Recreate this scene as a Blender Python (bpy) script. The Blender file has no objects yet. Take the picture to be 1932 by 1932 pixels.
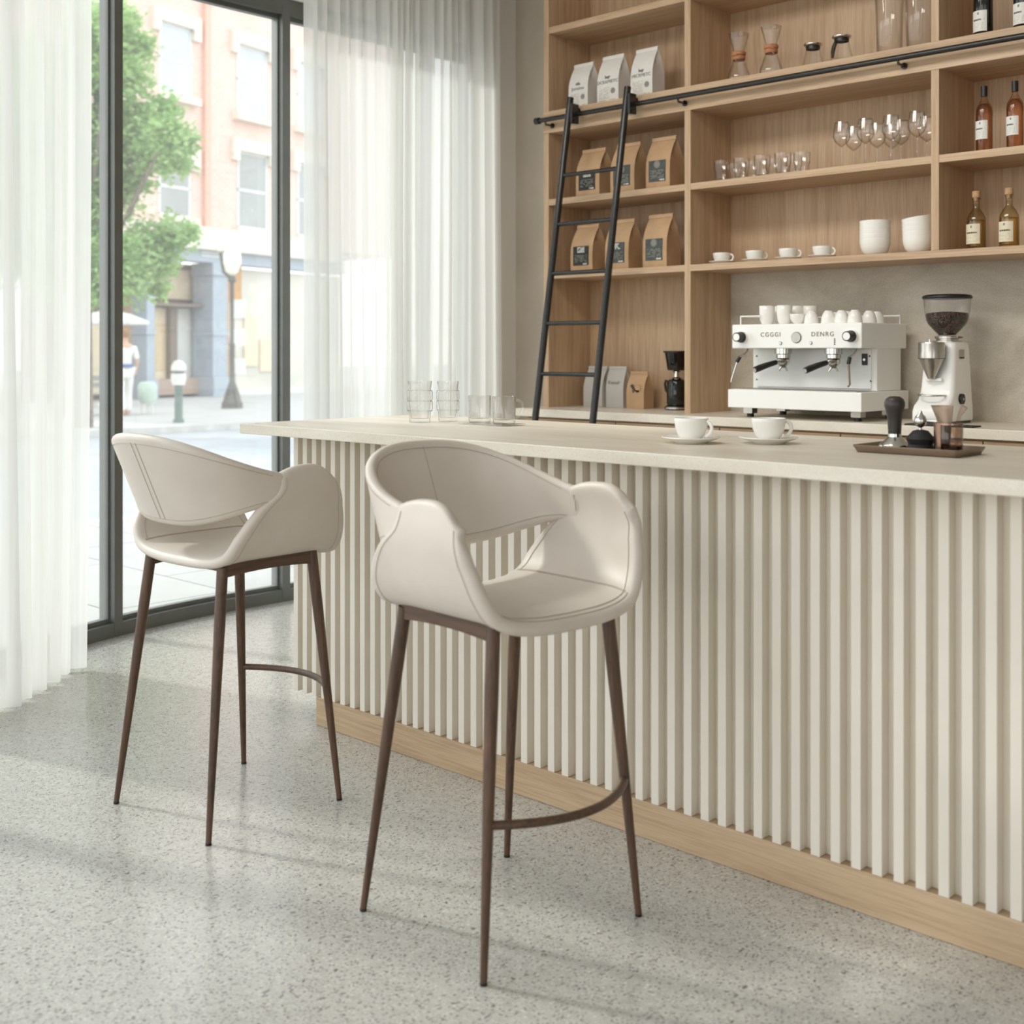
import bpy, math, random
import numpy as np
from mathutils import Vector, Matrix
random.seed(7)
rng = np.random.default_rng(7)
PI = math.pi
COL = bpy.context.scene.collection
SC = bpy.context.scene

# ------------------------------------------------------------------ camera geometry (metres, z up, bar runs along X)
CAMH, FPX, HY = 1.32, 2308.0, 661.0
ROT = math.radians(43.70)
CC, SS = math.cos(ROT), math.sin(ROT)
def ray(px, py):
    t = (px - 966.0) / FPX
    return (CC * t - SS, SS * t + CC, (HY - py) / FPX)
def on_y(px, py, Y):
    d = ray(px, py); k = Y / d[1]
    return Vector((d[0] * k, Y, CAMH + d[2] * k))
def on_z(px, py, z):
    d = ray(px, py); k = (z - CAMH) / d[2]
    return Vector((d[0] * k, d[1] * k, z))
def at_d(px, py, D):
    d = ray(px, py)
    return Vector((d[0] * D, d[1] * D, CAMH + d[2] * D))

# ------------------------------------------------------------------ mesh building
class MB:
    def __init__(self):
        self.v = []; self.f = []; self.m = []; self.cur = 0
    def add(self, vs, fs):
        o = len(self.v)
        self.v += [tuple(p) for p in vs]
        self.f += [tuple(i + o for i in f) for f in fs]
        self.m += [self.cur] * len(fs)
        return self
    def box(self, x0, x1, y0, y1, z0, z1):
        vs = [(x0,y0,z0),(x1,y0,z0),(x1,y1,z0),(x0,y1,z0),(x0,y0,z1),(x1,y0,z1),(x1,y1,z1),(x0,y1,z1)]
        return self.add(vs, [(0,3,2,1),(4,5,6,7),(0,1,5,4),(1,2,6,5),(2,3,7,6),(3,0,4,7)])
    def lathe(self, prof, seg=32, c=(0,0,0), a0=0.0, a1=2*PI, closed=False):
        full = abs(a1 - a0) > 2*PI - 1e-6
        n = seg if full else seg + 1
        vs = []
        for r, z in prof:
            for i in range(n):
                a = a0 + (a1 - a0) * i / seg
                vs.append((c[0] + r*math.cos(a), c[1] + r*math.sin(a), c[2] + z))
        fs = []
        m = len(prof); last = m if closed else m - 1
        for j in range(last):
            k = (j + 1) % m
            for i in range(seg):
                i2 = (i + 1) % n
                fs.append((j*n+i, j*n+i2, k*n+i2, k*n+i))
        if full and not closed:
            if prof[0][0] > 1e-5: fs.append(tuple(range(n))[::-1])
            if prof[-1][0] > 1e-5: fs.append(tuple((m-1)*n + i for i in range(n)))
        return self.add(vs, fs)
    def cyl(self, c, r, h, seg=24, r2=None):
        return self.lathe([(r,0),(r if r2 is None else r2,h)], seg, c)
    def tube(self, pts, r, seg=10, cap=True, flat=1.0):
        pts = [Vector(p) for p in pts]
        n = len(pts)
        rs = r if isinstance(r, (list, tuple)) else [r] * n
        up = None; vs = []
        for i, p in enumerate(pts):
            t = (pts[min(i+1,n-1)] - pts[max(i-1,0)]).normalized()
            if up is None:
                a = Vector((0,0,1)) if abs(t.z) < .9 else Vector((1,0,0))
                up = (a - t * a.dot(t)).normalized()
            else:
                up = (up - t * up.dot(t)).normalized()
            sd = t.cross(up)
            for k in range(seg):
                a = 2*PI*k/seg
                vs.append(p + (up * math.cos(a) * flat + sd * math.sin(a)) * rs[i])
        fs = []
        for i in range(n-1):
            for k in range(seg):
                k2 = (k+1) % seg
                fs.append((i*seg+k, i*seg+k2, (i+1)*seg+k2, (i+1)*seg+k))
        if cap:
            fs.append(tuple(range(seg))[::-1]); fs.append(tuple((n-1)*seg+k for k in range(seg)))
        return self.add(vs, fs)
    def prism(self, poly, h, axis='z', o=(0,0,0)):
        n = len(poly)
        def P(a, b, c):
            p = {'z': (a,b,c), 'y': (a,c,b), 'x': (c,a,b)}[axis]
            return (p[0]+o[0], p[1]+o[1], p[2]+o[2])
        vs = [P(a,b,0) for a,b in poly] + [P(a,b,h) for a,b in poly]
        fs = [tuple(range(n))[::-1], tuple(range(n, 2*n))]
        for i in range(n):
            j = (i+1) % n
            fs.append((i, j, n+j, n+i))
        return self.add(vs, fs)
    def loft(self, rings, cap=True):
        n = len(rings[0]); vs = [p for r in rings for p in r]; fs = []
        for i in range(len(rings)-1):
            for k in range(n):
                k2 = (k+1) % n
                fs.append((i*n+k, i*n+k2, (i+1)*n+k2, (i+1)*n+k))
        if cap:
            fs.append(tuple(range(n))[::-1]); fs.append(tuple((len(rings)-1)*n+k for k in range(n)))
        return self.add(vs, fs)
    def grid(self, P):
        nu, nv = len(P), len(P[0]); vs = [p for row in P for p in row]
        fs = [(i*nv+j, (i+1)*nv+j, (i+1)*nv+j+1, i*nv+j+1) for i in range(nu-1) for j in range(nv-1)]
        return self.add(vs, fs)
    def shell(self, P, th, rim=6):
        """a grid of middle points made into an upholstered slab with a rounded rim"""
        P = np.array(P, float); nu, nv = P.shape[:2]
        N = surf_normals(P)
        out = P + N*th/2; inn = P - N*th/2
        base = len(self.v)
        idx = lambda i, j: i*nv + j
        vs = [tuple(p) for p in out.reshape(-1,3)] + [tuple(p) for p in inn.reshape(-1,3)]
        fs = []
        for i in range(nu-1):
            for j in range(nv-1):
                a,b,c,d = idx(i,j), idx(i+1,j), idx(i+1,j+1), idx(i,j+1)
                fs.append((a,b,c,d)); M = nu*nv
                fs.append((a+M,d+M,c+M,b+M))
        loop = [(i,0) for i in range(nu)] + [(nu-1,j) for j in range(1,nv)] + [(i,nv-1) for i in range(nu-2,-1,-1)] + [(0,j) for j in range(nv-2,0,-1)]
        rings = []
        for (i,j) in loop:
            b = np.zeros(3)
            if i == 0: b += unit(P[0,j]-P[1,j])
            if i == nu-1: b += unit(P[-1,j]-P[-2,j])
            if j == 0: b += unit(P[i,0]-P[i,1])
            if j == nv-1: b += unit(P[i,-1]-P[i,-2])
            b = unit(b); n = N[i,j]; b = unit(b - n*np.dot(b,n))
            row = [idx(i,j)]
            for k in range(1, rim):
                a = PI*k/rim
                vs.append(tuple(P[i,j] + th/2*(math.cos(a)*n + math.sin(a)*b)))
                row.append(len(vs)-1)
            row.append(idx(i,j) + nu*nv)
            rings.append(row)
        L = len(rings)
        for q in range(L):
            r1, r2 = rings[q], rings[(q+1) % L]
            for k in range(rim):
                fs.append((r1[k], r1[k+1], r2[k+1], r2[k]))
        return self.add(vs, fs)
    def xform(self, M, start=0):
        for i in range(start, len(self.v)):
            self.v[i] = tuple(M @ Vector(self.v[i]))
        return self
    def build(self, name, mats, parent=None, smooth=None, bevel=0, world=False, loc=None):
        me = bpy.data.meshes.new(name)
        off = Vector((0,0,0))
        if world and parent is not None: off = parent.location.copy()
        if world and parent is None and loc is not None: off = Vector(loc)
        vs = [(p[0]-off[0], p[1]-off[1], p[2]-off[2]) for p in self.v]
        me.from_pydata(vs, [], self.f)
        if not isinstance(mats, (list, tuple)): mats = [mats]
        for m in mats: me.materials.append(m)
        if len(mats) > 1: me.polygons.foreach_set('material_index', self.m)
        fix_normals(me)
        if smooth:
            me.polygons.foreach_set('use_smooth', [True]*len(me.polygons))
            me.set_sharp_from_angle(angle=math.radians(smooth))
        me.update()
        o = bpy.data.objects.new(name, me); COL.objects.link(o)
        if parent is not None: o.parent = parent
        elif loc is not None: o.location = loc
        if bevel:
            b = o.modifiers.new('bevel', 'BEVEL'); b.width = bevel; b.segments = 2; b.limit_method = 'ANGLE'; b.angle_limit = math.radians(40)
        return o

import bmesh
def fix_normals(me):
    bm = bmesh.new(); bm.from_mesh(me)
    bmesh.ops.recalc_face_normals(bm, faces=bm.faces)
    bm.to_mesh(me); bm.free()
def unit(a):
    l = np.linalg.norm(a); return a / l if l > 1e-9 else a
def surf_normals(P):
    du = np.gradient(P, axis=0); dv = np.gradient(P, axis=1)
    N = np.cross(du, dv); return N / np.maximum(np.linalg.norm(N, axis=2, keepdims=True), 1e-9)
def spline(xs, ys, t):
    """smooth monotone-ish interpolation (Catmull-Rom on uneven knots)"""
    xs = list(xs); n = len(xs)
    t = min(max(t, xs[0]), xs[-1])
    i = 0
    while i < n-2 and t > xs[i+1]: i += 1
    def slope(k):
        if k == 0: return (ys[1]-ys[0])/(xs[1]-xs[0])
        if k == n-1: return (ys[-1]-ys[-2])/(xs[-1]-xs[-2])
        return (ys[k+1]-ys[k-1])/(xs[k+1]-xs[k-1])
    h = xs[i+1]-xs[i]; u = (t-xs[i])/h; m0, m1 = slope(i)*h, slope(i+1)*h
    return (2*u**3-3*u**2+1)*ys[i] + (u**3-2*u**2+u)*m0 + (-2*u**3+3*u**2)*ys[i+1] + (u**3-u**2)*m1

def tag(o, label=None, cat=None, group=None, kind=None):
    if label: o['label'] = label
    if cat: o['category'] = cat
    if group: o['group'] = group
    if kind: o['kind'] = kind
    return o
def thing(name, loc, label, cat, group=None, rz=0.0):
    o = bpy.data.objects.new(name, None); COL.objects.link(o)
    o.location = loc; o.rotation_euler = (0,0,rz); o.empty_display_size = .05
    return tag(o, label, cat, group)
def copy_tree(o, parent=None):
    c = o.copy(); COL.objects.link(c)
    if parent is not None: c.parent = parent
    for ch in list(o.children): copy_tree(ch, c)
    return c
def struct(name, mb, mat, label=None, cat=None, **k):
    o = mb.build(name, mat, **k); tag(o, label, cat, None, 'structure'); return o
def text(name, s, size, mat, parent, M, ext=.0006, spacing=1.0, align='CENTER'):
    cu = bpy.data.curves.new(name, 'FONT'); cu.body = s; cu.size = size; cu.extrude = ext
    cu.align_x = align; cu.align_y = 'CENTER'; cu.space_character = spacing; cu.resolution_u = 3
    t = bpy.data.objects.new(name + '_src', cu); COL.objects.link(t)
    bpy.context.view_layer.update()
    me = bpy.data.meshes.new_from_object(t.evaluated_get(bpy.context.evaluated_depsgraph_get()))
    me.transform(M); bpy.data.objects.remove(t); bpy.data.curves.remove(cu)
    me.materials.clear(); me.materials.append(mat); me.name = name
    o = bpy.data.objects.new(name, me); COL.objects.link(o); o.parent = parent
    return o
FRONT = Matrix.Rotation(PI/2, 4, 'X')                    # writing that stands upright and faces -Y
def Mf(x, y, z): return Matrix.Translation((x,y,z)) @ FRONT

# ------------------------------------------------------------------ materials
def lin(c):
    c = c / 255.0
    return c/12.92 if c <= .04045 else ((c+.055)/1.055)**2.4
def rgb(r, g, b): return (lin(r), lin(g), lin(b), 1)
class NT:
    def __init__(self, name):
        self.m = bpy.data.materials.new(name); self.m.use_nodes = True
        self.n = self.m.node_tree.nodes; self.l = self.m.node_tree.links
        self.b = self.n['Principled BSDF']; self.out = self.n['Material Output']
    def node(self, t, **k):
        n = self.n.new(t)
        for a, v in k.items():
            if a in n.inputs: n.inputs[a].default_value = v
            else: setattr(n, a, v)
        return n
    def link(self, a, b): self.l.new(a, b)
    def coords(self, scale=(1,1,1), kind='Object', loc=(0,0,0)):
        tc = self.node('ShaderNodeTexCoord'); mp = self.node('ShaderNodeMapping')
        mp.inputs['Scale'].default_value = scale; mp.inputs['Location'].default_value = loc
        self.link(tc.outputs[kind], mp.inputs['Vector']); return mp.outputs['Vector']
    def noise(self, vec, scale, detail=4, rough=.55, dist=0):
        n = self.node('ShaderNodeTexNoise'); n.inputs['Scale'].default_value = scale
        n.inputs['Detail'].default_value = detail; n.inputs['Roughness'].default_value = rough; n.inputs['Distortion'].default_value = dist
        self.link(vec, n.inputs['Vector']); return n.outputs['Fac']
    def ramp(self, fac, stops):
        r = self.node('ShaderNodeValToRGB'); e = r.color_ramp.elements
        e[0].position, e[0].color = stops[0]; e[1].position, e[1].color = stops[-1]
        for p, c in stops[1:-1]:
            x = e.new(p); x.color = c
        self.link(fac, r.inputs['Fac']); return r.outputs['Color']
    def mix(self, fac, a, b, mode='MIX'):
        n = self.node('ShaderNodeMix', data_type='RGBA', blend_type=mode)
        for s, v in ((n.inputs[0], fac), (n.inputs[6], a), (n.inputs[7], b)):
            if hasattr(v, 'node'): self.link(v, s)
            else: s.default_value = v
        return n.outputs[2]
    def math(self, op, a, b=0.0):
        n = self.node('ShaderNodeMath', operation=op)
        for s, v in ((n.inputs[0], a), (n.inputs[1], b)):
            if hasattr(v, 'node'): self.link(v, s)
            else: s.default_value = v
        return n.outputs[0]
    def bump(self, h, strength=.1, dist=.002):
        b = self.node('ShaderNodeBump'); b.inputs['Strength'].default_value = strength; b.inputs['Distance'].default_value = dist
        self.link(h, b.inputs['Height']); self.link(b.outputs['Normal'], self.b.inputs['Normal'])
    def set(self, color=None, rough=None, metal=None, **k):
        if color is not None:
            if hasattr(color, 'node'): self.link(color, self.b.inputs['Base Color'])
            else: self.b.inputs['Base Color'].default_value = color
        if rough is not None:
            if hasattr(rough, 'node'): self.link(rough, self.b.inputs['Roughness'])
            else: self.b.inputs['Roughness'].default_value = rough
        if metal is not None: self.b.inputs['Metallic'].default_value = metal
        for a, v in k.items(): self.b.inputs[a.replace('_', ' ')].default_value = v
        return self.m
def plain(name, col, rough=.5, metal=0.0, var=.06, scale=8, bump=0, **k):
    t = NT(name); v = t.coords()
    f = t.noise(v, scale, 3)
    lo = tuple(c*(1-var) for c in col[:3]) + (1,); hi = tuple(min(1,c*(1+var)) for c in col[:3]) + (1,)
    c = t.ramp(f, [(.3, lo), (.7, hi)])
    if bump: t.bump(t.noise(v, scale*20, 2), bump, .001)
    return t.set(c, rough, metal, **k)
def wood(name, dark, mid, light, axis, rough=.5, scale=1.0, kind='Object'):
    t = NT(name); s = [26*scale]*3; s['xyz'.index(axis)] = 1.3*scale
    v = t.coords(s, kind); f = t.noise(v, 1.0, 7, .62, .35)
    s2 = [150*scale]*3; s2['xyz'.index(axis)] = 5*scale
    f2 = t.noise(t.coords(s2, kind), 1.0, 3, .6)
    c = t.ramp(f, [(.30, dark), (.5, mid), (.70, light)])
    c = t.mix(.35, c, t.ramp(f2, [(.35, dark), (.6, light)]))
    t.bump(f2, .12, .001)
    return t.set(c, rough)
def thin_glass(name, tint=(1,1,1,1), edge=(.66,.67,.65,1), refl=.12, power=3.0, rough=.02, haze=0):
    """clear glass seen as a wall: see-through face-on, darker and more mirror-like along its edges"""
    t = NT(name); t.n.remove(t.b)
    lw = t.node('ShaderNodeLayerWeight'); lw.inputs['Blend'].default_value = .5
    f = t.math('POWER', lw.outputs['Facing'], power)
    tr = t.node('ShaderNodeBsdfTransparent'); gl = t.node('ShaderNodeBsdfGlossy'); gl.inputs['Roughness'].default_value = rough
    t.link(t.mix(f, tint, edge), tr.inputs['Color'])
    fac = t.math('ADD', t.math('MULTIPLY', t.math('POWER', lw.outputs['Facing'], 4.0), .75), .04 + refl*.1)
    mx = t.node('ShaderNodeMixShader'); t.link(fac, mx.inputs['Fac'])
    t.link(tr.outputs[0], mx.inputs[1]); t.link(gl.outputs[0], mx.inputs[2])
    if haze:
        tl = t.node('ShaderNodeBsdfTranslucent'); hz = t.node('ShaderNodeMixShader'); hz.inputs['Fac'].default_value = haze
        t.link(mx.outputs[0], hz.inputs[1]); t.link(tl.outputs[0], hz.inputs[2]); t.link(hz.outputs[0], t.out.inputs['Surface'])
    else: t.link(mx.outputs[0], t.out.inputs['Surface'])
    return t.m

OAK = (rgb(164,134,104), rgb(190,160,128), rgb(206,179,148))
oak_v = wood('oak_upright_grain', *OAK, 'z')
oak_h = wood('oak_level_grain', *OAK, 'x')
walnut = wood('walnut', rgb(48,32,21), rgb(78,54,37), rgb(104,76,54), 'z', .42, 2.0)
walnut_h = wood('walnut_rail', rgb(48,32,21), rgb(78,54,37), rgb(102,74,52), 'y', .42, 2.0)
kick_oak = wood('kick_oak', rgb(160,133,103), rgb(186,160,128), rgb(202,178,147), 'x', .5, 1.0)

def leather():
    t = NT('cream_leather'); v = t.coords()
    c = t.ramp(t.noise(v, 5, 4), [(.3, rgb(199,189,177)), (.7, rgb(209,200,189))])
    vo = t.node('ShaderNodeTexVoronoi'); vo.inputs['Scale'].default_value = 420; t.link(v, vo.inputs['Vector'])
    t.bump(vo.outputs['Distance'], .10, .0008)
    return t.set(c, .46, 0, Specular_IOR_Level=.4)
leather_m = leather()
stitch_m = plain('stitching_thread', rgb(176,165,153), .8)
slat_m = plain('cream_painted_slats', rgb(225,218,205), .55, var=.015)
black_metal = plain('black_steel', rgb(40,38,36), .26, .1, .1, 20, Specular_IOR_Level=.5)
frame_metal = plain('dark_grey_window_frame', rgb(112,114,110), .42, .3, .06, 10)
chrome = plain('polished_steel', rgb(205,203,198), .12, 1.0, .03)
brushed = plain('brushed_steel', rgb(190,186,178), .28, 1.0, .06, 30)
white_enamel = plain('white_enamel', rgb(246,245,241), .3, 0, .005, Specular_IOR_Level=.5)
porcelain = plain('white_porcelain', rgb(238,236,230), .22, 0, .01)
black_plastic = plain('black_plastic', rgb(24,23,22), .38, 0, .15)
rubber = plain('black_rubber', rgb(26,25,24), .65, 0, .2, 30)
white_paint = plain('white_wall_paint', rgb(232,231,227), .7, 0, .01)
bronze = plain('bronze_metal', rgb(138,120,102), .36, .75, .08)
copper_metal = plain('rose_steel', rgb(170,140,122), .22, .95, .06)
paper_white = plain('white_paper', rgb(222,219,213), .7, 0, .03, 20)
paper_grey = plain('grey_paper', rgb(190,186,180), .75, 0, .03, 20)
kraft = plain('kraft_paper', rgb(190,156,120), .75, 0, .07, 14, .1)
label_black = plain('black_label', rgb(38,38,36), .6, 0, .3, 60)
label_grey = plain('dark_grey_label', rgb(74,78,76), .6, 0, .25, 50)
label_cream = plain('cream_label', rgb(222,212,186), .7, 0, .05, 40)
label_white = plain('white_label', rgb(224,223,217), .65, 0, .02)
ink = plain('dark_ink', rgb(70,66,62), .7)
ink_grey = plain('grey_ink', rgb(140,138,132), .7)
ink_light = plain('pale_ink', rgb(176,174,160), .7)
dim_light_ink = plain('white_ink', rgb(236,234,228), .7)
cork = plain('cork', rgb(186,150,110), .8, 0, .15, 60)
leather_tie = plain('tan_tie', rgb(176,120,86), .7, 0, .12, 40)
glass = thin_glass('clear_glass')
pane_glass = thin_glass('window_glass', (.97,.985,.975,1), (.8,.86,.84,1), .1, 4, haze=.05)  # haze: translucent share imitates the washed-out glow of the bright street
def amber(name, col):
    return thin_glass(name, col, tuple(c*.5 for c in col[:3]) + (1,), .2, 2.0)
rose_glass = amber('rose_glass', (.94,.80,.68,1))
whisky_glass = amber('whisky_glass', (.88,.82,.62,1))
dark_glass = plain('dark_bottle_glass', rgb(22,24,22), .12, 0, .1, Specular_IOR_Level=.6)
smoke_glass = amber('smoked_glass', (.22,.20,.19,1))

def concrete(name, a, b, c, streak, rough, speck=None):
    t = NT(name); v = t.coords(streak); f = t.noise(v, 1.6, 8, .62, .5)
    col = t.ramp(f, [(.28, a), (.5, b), (.72, c)])
    f2 = t.noise(t.coords(), 170, 3, .6)
    col = t.mix(.22, col, t.ramp(f2, [(.35, a), (.65, c)]))
    if speck:
        vo = t.node('ShaderNodeTexVoronoi'); vo.inputs['Scale'].default_value = 130; t.link(t.coords(), vo.inputs['Vector'])
        d = t.ramp(vo.outputs['Distance'], [(.10, (1,1,1,1)), (.20, (0,0,0,1))])
        sep = t.node('ShaderNodeSeparateColor'); t.link(vo.outputs['Color'], sep.inputs[0])
        g = t.math('GREATER_THAN', sep.outputs[0], .72)
        col = t.mix(t.math('MULTIPLY', t.math('MULTIPLY', d, g), .6), col, speck)
    t.bump(f2, .08, .001)
    return t.set(col, rough)
stone_top = concrete('pale_concrete_worktop', rgb(206,196,178), rgb(224,215,199), rgb(236,230,217), (.9,5,5), .36, rgb(160,150,132))
splash = concrete('concrete_backsplash', rgb(156,146,128), rgb(194,185,169), rgb(218,211,198), (1.3,1.3,2.6), .6)
plaster = concrete('beige_plaster', rgb(176,166,150), rgb(186,176,161), rgb(196,187,173), (1.5,1.5,1.5), .8)

def floor_mat():
    t = NT('polished_concrete_floor'); v = t.coords()
    f = t.noise(v, 1.1, 6, .6); f2 = t.noise(v, 34, 6, .72); f3 = t.noise(v, 150, 3, .6)
    col = t.ramp(f, [(.3, rgb(174,171,163)), (.7, rgb(190,187,179))])
    col = t.mix(.55, col, t.ramp(f2, [(.34, rgb(152,149,142)), (.5, rgb(178,175,168)), (.66, rgb(202,199,192))]))
    col = t.mix(.25, col, t.ramp(f3, [(.38, rgb(136,133,127)), (.62, rgb(214,212,206))]))
    def specks(scale, thr, pick, stretch, ang, colr, amt):
        nonlocal col
        tc = t.node('ShaderNodeTexCoord'); mp = t.node('ShaderNodeMapping'); mp.inputs['Scale'].default_value = stretch
        mp.inputs['Rotation'].default_value = (0,0,ang); t.link(tc.outputs['Object'], mp.inputs['Vector'])
        w = t.node('ShaderNodeTexNoise'); w.inputs['Scale'].default_value = 9; t.link(tc.outputs['Object'], w.inputs['Vector'])
        ad = t.node('ShaderNodeVectorMath', operation='MULTIPLY_ADD'); ad.inputs[1].default_value = (.06,.06,0)
        t.link(w.outputs['Color'], ad.inputs[0]); t.link(mp.outputs[0], ad.inputs[2])
        vo = t.node('ShaderNodeTexVoronoi'); vo.inputs['Scale'].default_value = scale; vo.voronoi_dimensions = '2D'
        t.link(ad.outputs[0], vo.inputs['Vector'])
        d = t.ramp(vo.outputs['Distance'], [(thr*.6, (1,1,1,1)), (thr, (0,0,0,1))])
        sep = t.node('ShaderNodeSeparateColor'); t.link(vo.outputs['Color'], sep.inputs[0])
        g = t.math('GREATER_THAN', sep.outputs[0], pick)
        col = t.mix(t.math('MULTIPLY', t.math('MULTIPLY', d, g), amt), col, colr)
    specks(70, .17, .62, (1,.5,1), .5, rgb(82,79,74), .65)
    specks(64, .16, .66, (.5,1,1), -.4, rgb(98,94,88), .65)
    specks(95, .24, .6, (1,.7,1), 1.1, rgb(84,81,76), .65)
    specks(36, .12, .80, (1,.7,1), 2.0, rgb(58,55,51), .8)
    specks(80, .20, .72, (1,.8,1), .2, rgb(226,224,218), .6)
    t.bump(f2, .05, .002)
    r = t.ramp(f2, [(.3, (.17,.17,.17,1)), (.7, (.27,.27,.27,1))])
    return t.set(col, r, 0, Specular_IOR_Level=.55)
floor_m = floor_mat()

def sheer():
    t = NT('sheer_white_curtain'); t.n.remove(t.b)
    v = t.coords((60,60,1)); f = t.noise(v, 1.0, 3)
    c = t.ramp(f, [(.3, (.86,.86,.84,1)), (.7, (.93,.93,.91,1))])
    d = t.node('ShaderNodeBsdfDiffuse'); tl = t.node('ShaderNodeBsdfTranslucent'); tr = t.node('ShaderNodeBsdfTransparent')
    t.link(c, d.inputs['Color']); t.link(c, tl.inputs['Color'])
    m1 = t.node('ShaderNodeMixShader'); m1.inputs['Fac'].default_value = .5
    t.link(d.outputs[0], m1.inputs[1]); t.link(tl.outputs[0], m1.inputs[2])
    m2 = t.node('ShaderNodeMixShader'); m2.inputs['Fac'].default_value = .16
    t.link(m1.outputs[0], m2.inputs[1]); t.link(tr.outputs[0], m2.inputs[2]); t.link(m2.outputs[0], t.out.inputs['Surface'])
    return t.m
sheer_m = sheer()
SKY, SUN, LAMP, EXPO = 1.9, 2.0, 10, 0.5
# ================================================================== THE SETTING
WX, WYC, WR = -5.35, 3.55, 3.0                 # window wall: straight at X=-5.35 behind Y=3.55, an arc of radius 3 in front of it
WCX = WX + WR
YB = 5.56                                      # back wall
def warc(th, r=WR): return (WCX - r*math.cos(th), WYC - r*math.sin(th))
TH_END = 1.26
floor_poly = [(WX, YB)] + [warc(TH_END*i/24) for i in range(25)] + [(-2.6, -1.2), (-2.6, -4.0), (5.0, -4.0), (5.0, YB)]
mb = MB().prism(floor_poly, .1, 'z', (0,0,-.1)); struct('floor', mb, floor_m)
mb = MB().prism([(x,y) for x,y in floor_poly], .2, 'z', (0,0,3.95)); struct('ceiling', mb, white_paint)
mb = MB().box(WX-.1, 5.0, YB, YB+.2, -.1, 4.1); struct('wall_back', mb, plaster)
mb = MB().box(4.9, 5.1, -4.0, YB, -.1, .5).box(4.9, 5.1, -4.0, YB, 3.4, 4.1).box(4.9, 5.1, -1.0, YB, .5, 3.4); struct('wall_right_unseen', mb, white_paint)  # unseen wall, its opening shaped to tune the light from the right
mb = MB().box(-2.7, 5.1, -4.2, -4.0, -.1, .5).box(-2.7, 5.1, -4.2, -4.0, 3.4, 4.1).box(1.6, 5.1, -4.2, -4.0, .5, 3.4); struct('wall_front_added', mb, white_paint)  # unseen wall added behind the camera, opening shaped to steer the fill light
mb = MB().box(WX-.1, WX+.07, 5.18, YB, -.1, 4.1); struct('trim_1', mb, white_paint)

def strip_path(off=0.0, y1=YB, th1=TH_END, n=30):
    """plan line of the window wall, off metres to the inside"""
    pts = [(WX+off, y1), (WX+off, WYC)] + [warc(th1*i/n, WR-off) for i in range(1, n+1)]
    return pts
def wall_band(mb, z0, z1, t0, t1, **k):
    a, b = strip_path(t0, **k), strip_path(t1, **k)
    for i in range(len(a)-1):
        vs = [(*a[i],z0),(*a[i+1],z0),(*b[i+1],z0),(*b[i],z0),(*a[i],z1),(*a[i+1],z1),(*b[i+1],z1),(*b[i],z1)]
        mb.add(vs, [(0,3,2,1),(4,5,6,7),(0,1,5,4),(2,3,7,6)] + ([(3,0,4,7)] if i == 0 else []) + ([(1,2,6,5)] if i == len(a)-2 else []))
HEAD = 3.085
mb = MB(); wall_band(mb, HEAD+.085, 4.0, -.12, .06); struct('wall_left', mb, white_paint)
# window frame: bottom rail, head and mullions, one frame; each pane its own part
mb = MB(); wall_band(mb, 0, .062, -.05, .045); wall_band(mb, .062, .082, -.025, .012)
wall_band(mb, HEAD, HEAD+.085, -.05, .045); wall_band(mb, HEAD-.02, HEAD, -.025, .012)
def mullion(mb, p, nrm):
    n = Vector((nrm[0], nrm[1], 0)); t = Vector((-nrm[1], nrm[0], 0)); p = Vector((p[0], p[1], 0))
    for hw, a, b in ((.0245, -.052, .047), (.034, -.027, .014)):
        q = [p + t*hw + n*b, p - t*hw + n*b, p - t*hw + n*a, p + t*hw + n*a]
        mb.prism([(v.x, v.y) for v in q], HEAD+.02, 'z', (0,0,.02))
mul = [((WX, y), (1,0)) for y in (3.832, 4.85)] + [(warc(th), (math.cos(th), math.sin(th))) for th in (.247, .584, .921, 1.258)]
for p, n in mul: mullion(mb, p, n)
win = struct('window_1', mb, frame_metal, smooth=30)
def pane(pts):
    m = MB()
    a = [(p[0]-.004*n[0], p[1]-.004*n[1]) for p, n in pts]; b = [(p[0]+.004*n[0], p[1]+.004*n[1]) for p, n in pts]
    m.prism(a + b[::-1], HEAD-.08, 'z', (0,0,.08)); o = m.build('pane', pane_glass, win); o['label'] = 'clear glass pane'
def arcp(th): return (warc(th), (math.cos(th), math.sin(th)))
pane([((WX,5.2),(1,0)), ((WX,4.88),(1,0))]); pane([((WX,4.82),(1,0)), ((WX,3.865),(1,0))])
pane([((WX,3.80),(1,0)), ((WX,WYC),(1,0))] + [arcp(.236*i/6) for i in range(1,7)])
for a, b in ((.258,.573),(.595,.91),(.932,1.247)):
    pane([arcp(a+(b-a)*i/6) for i in range(7)])

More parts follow.
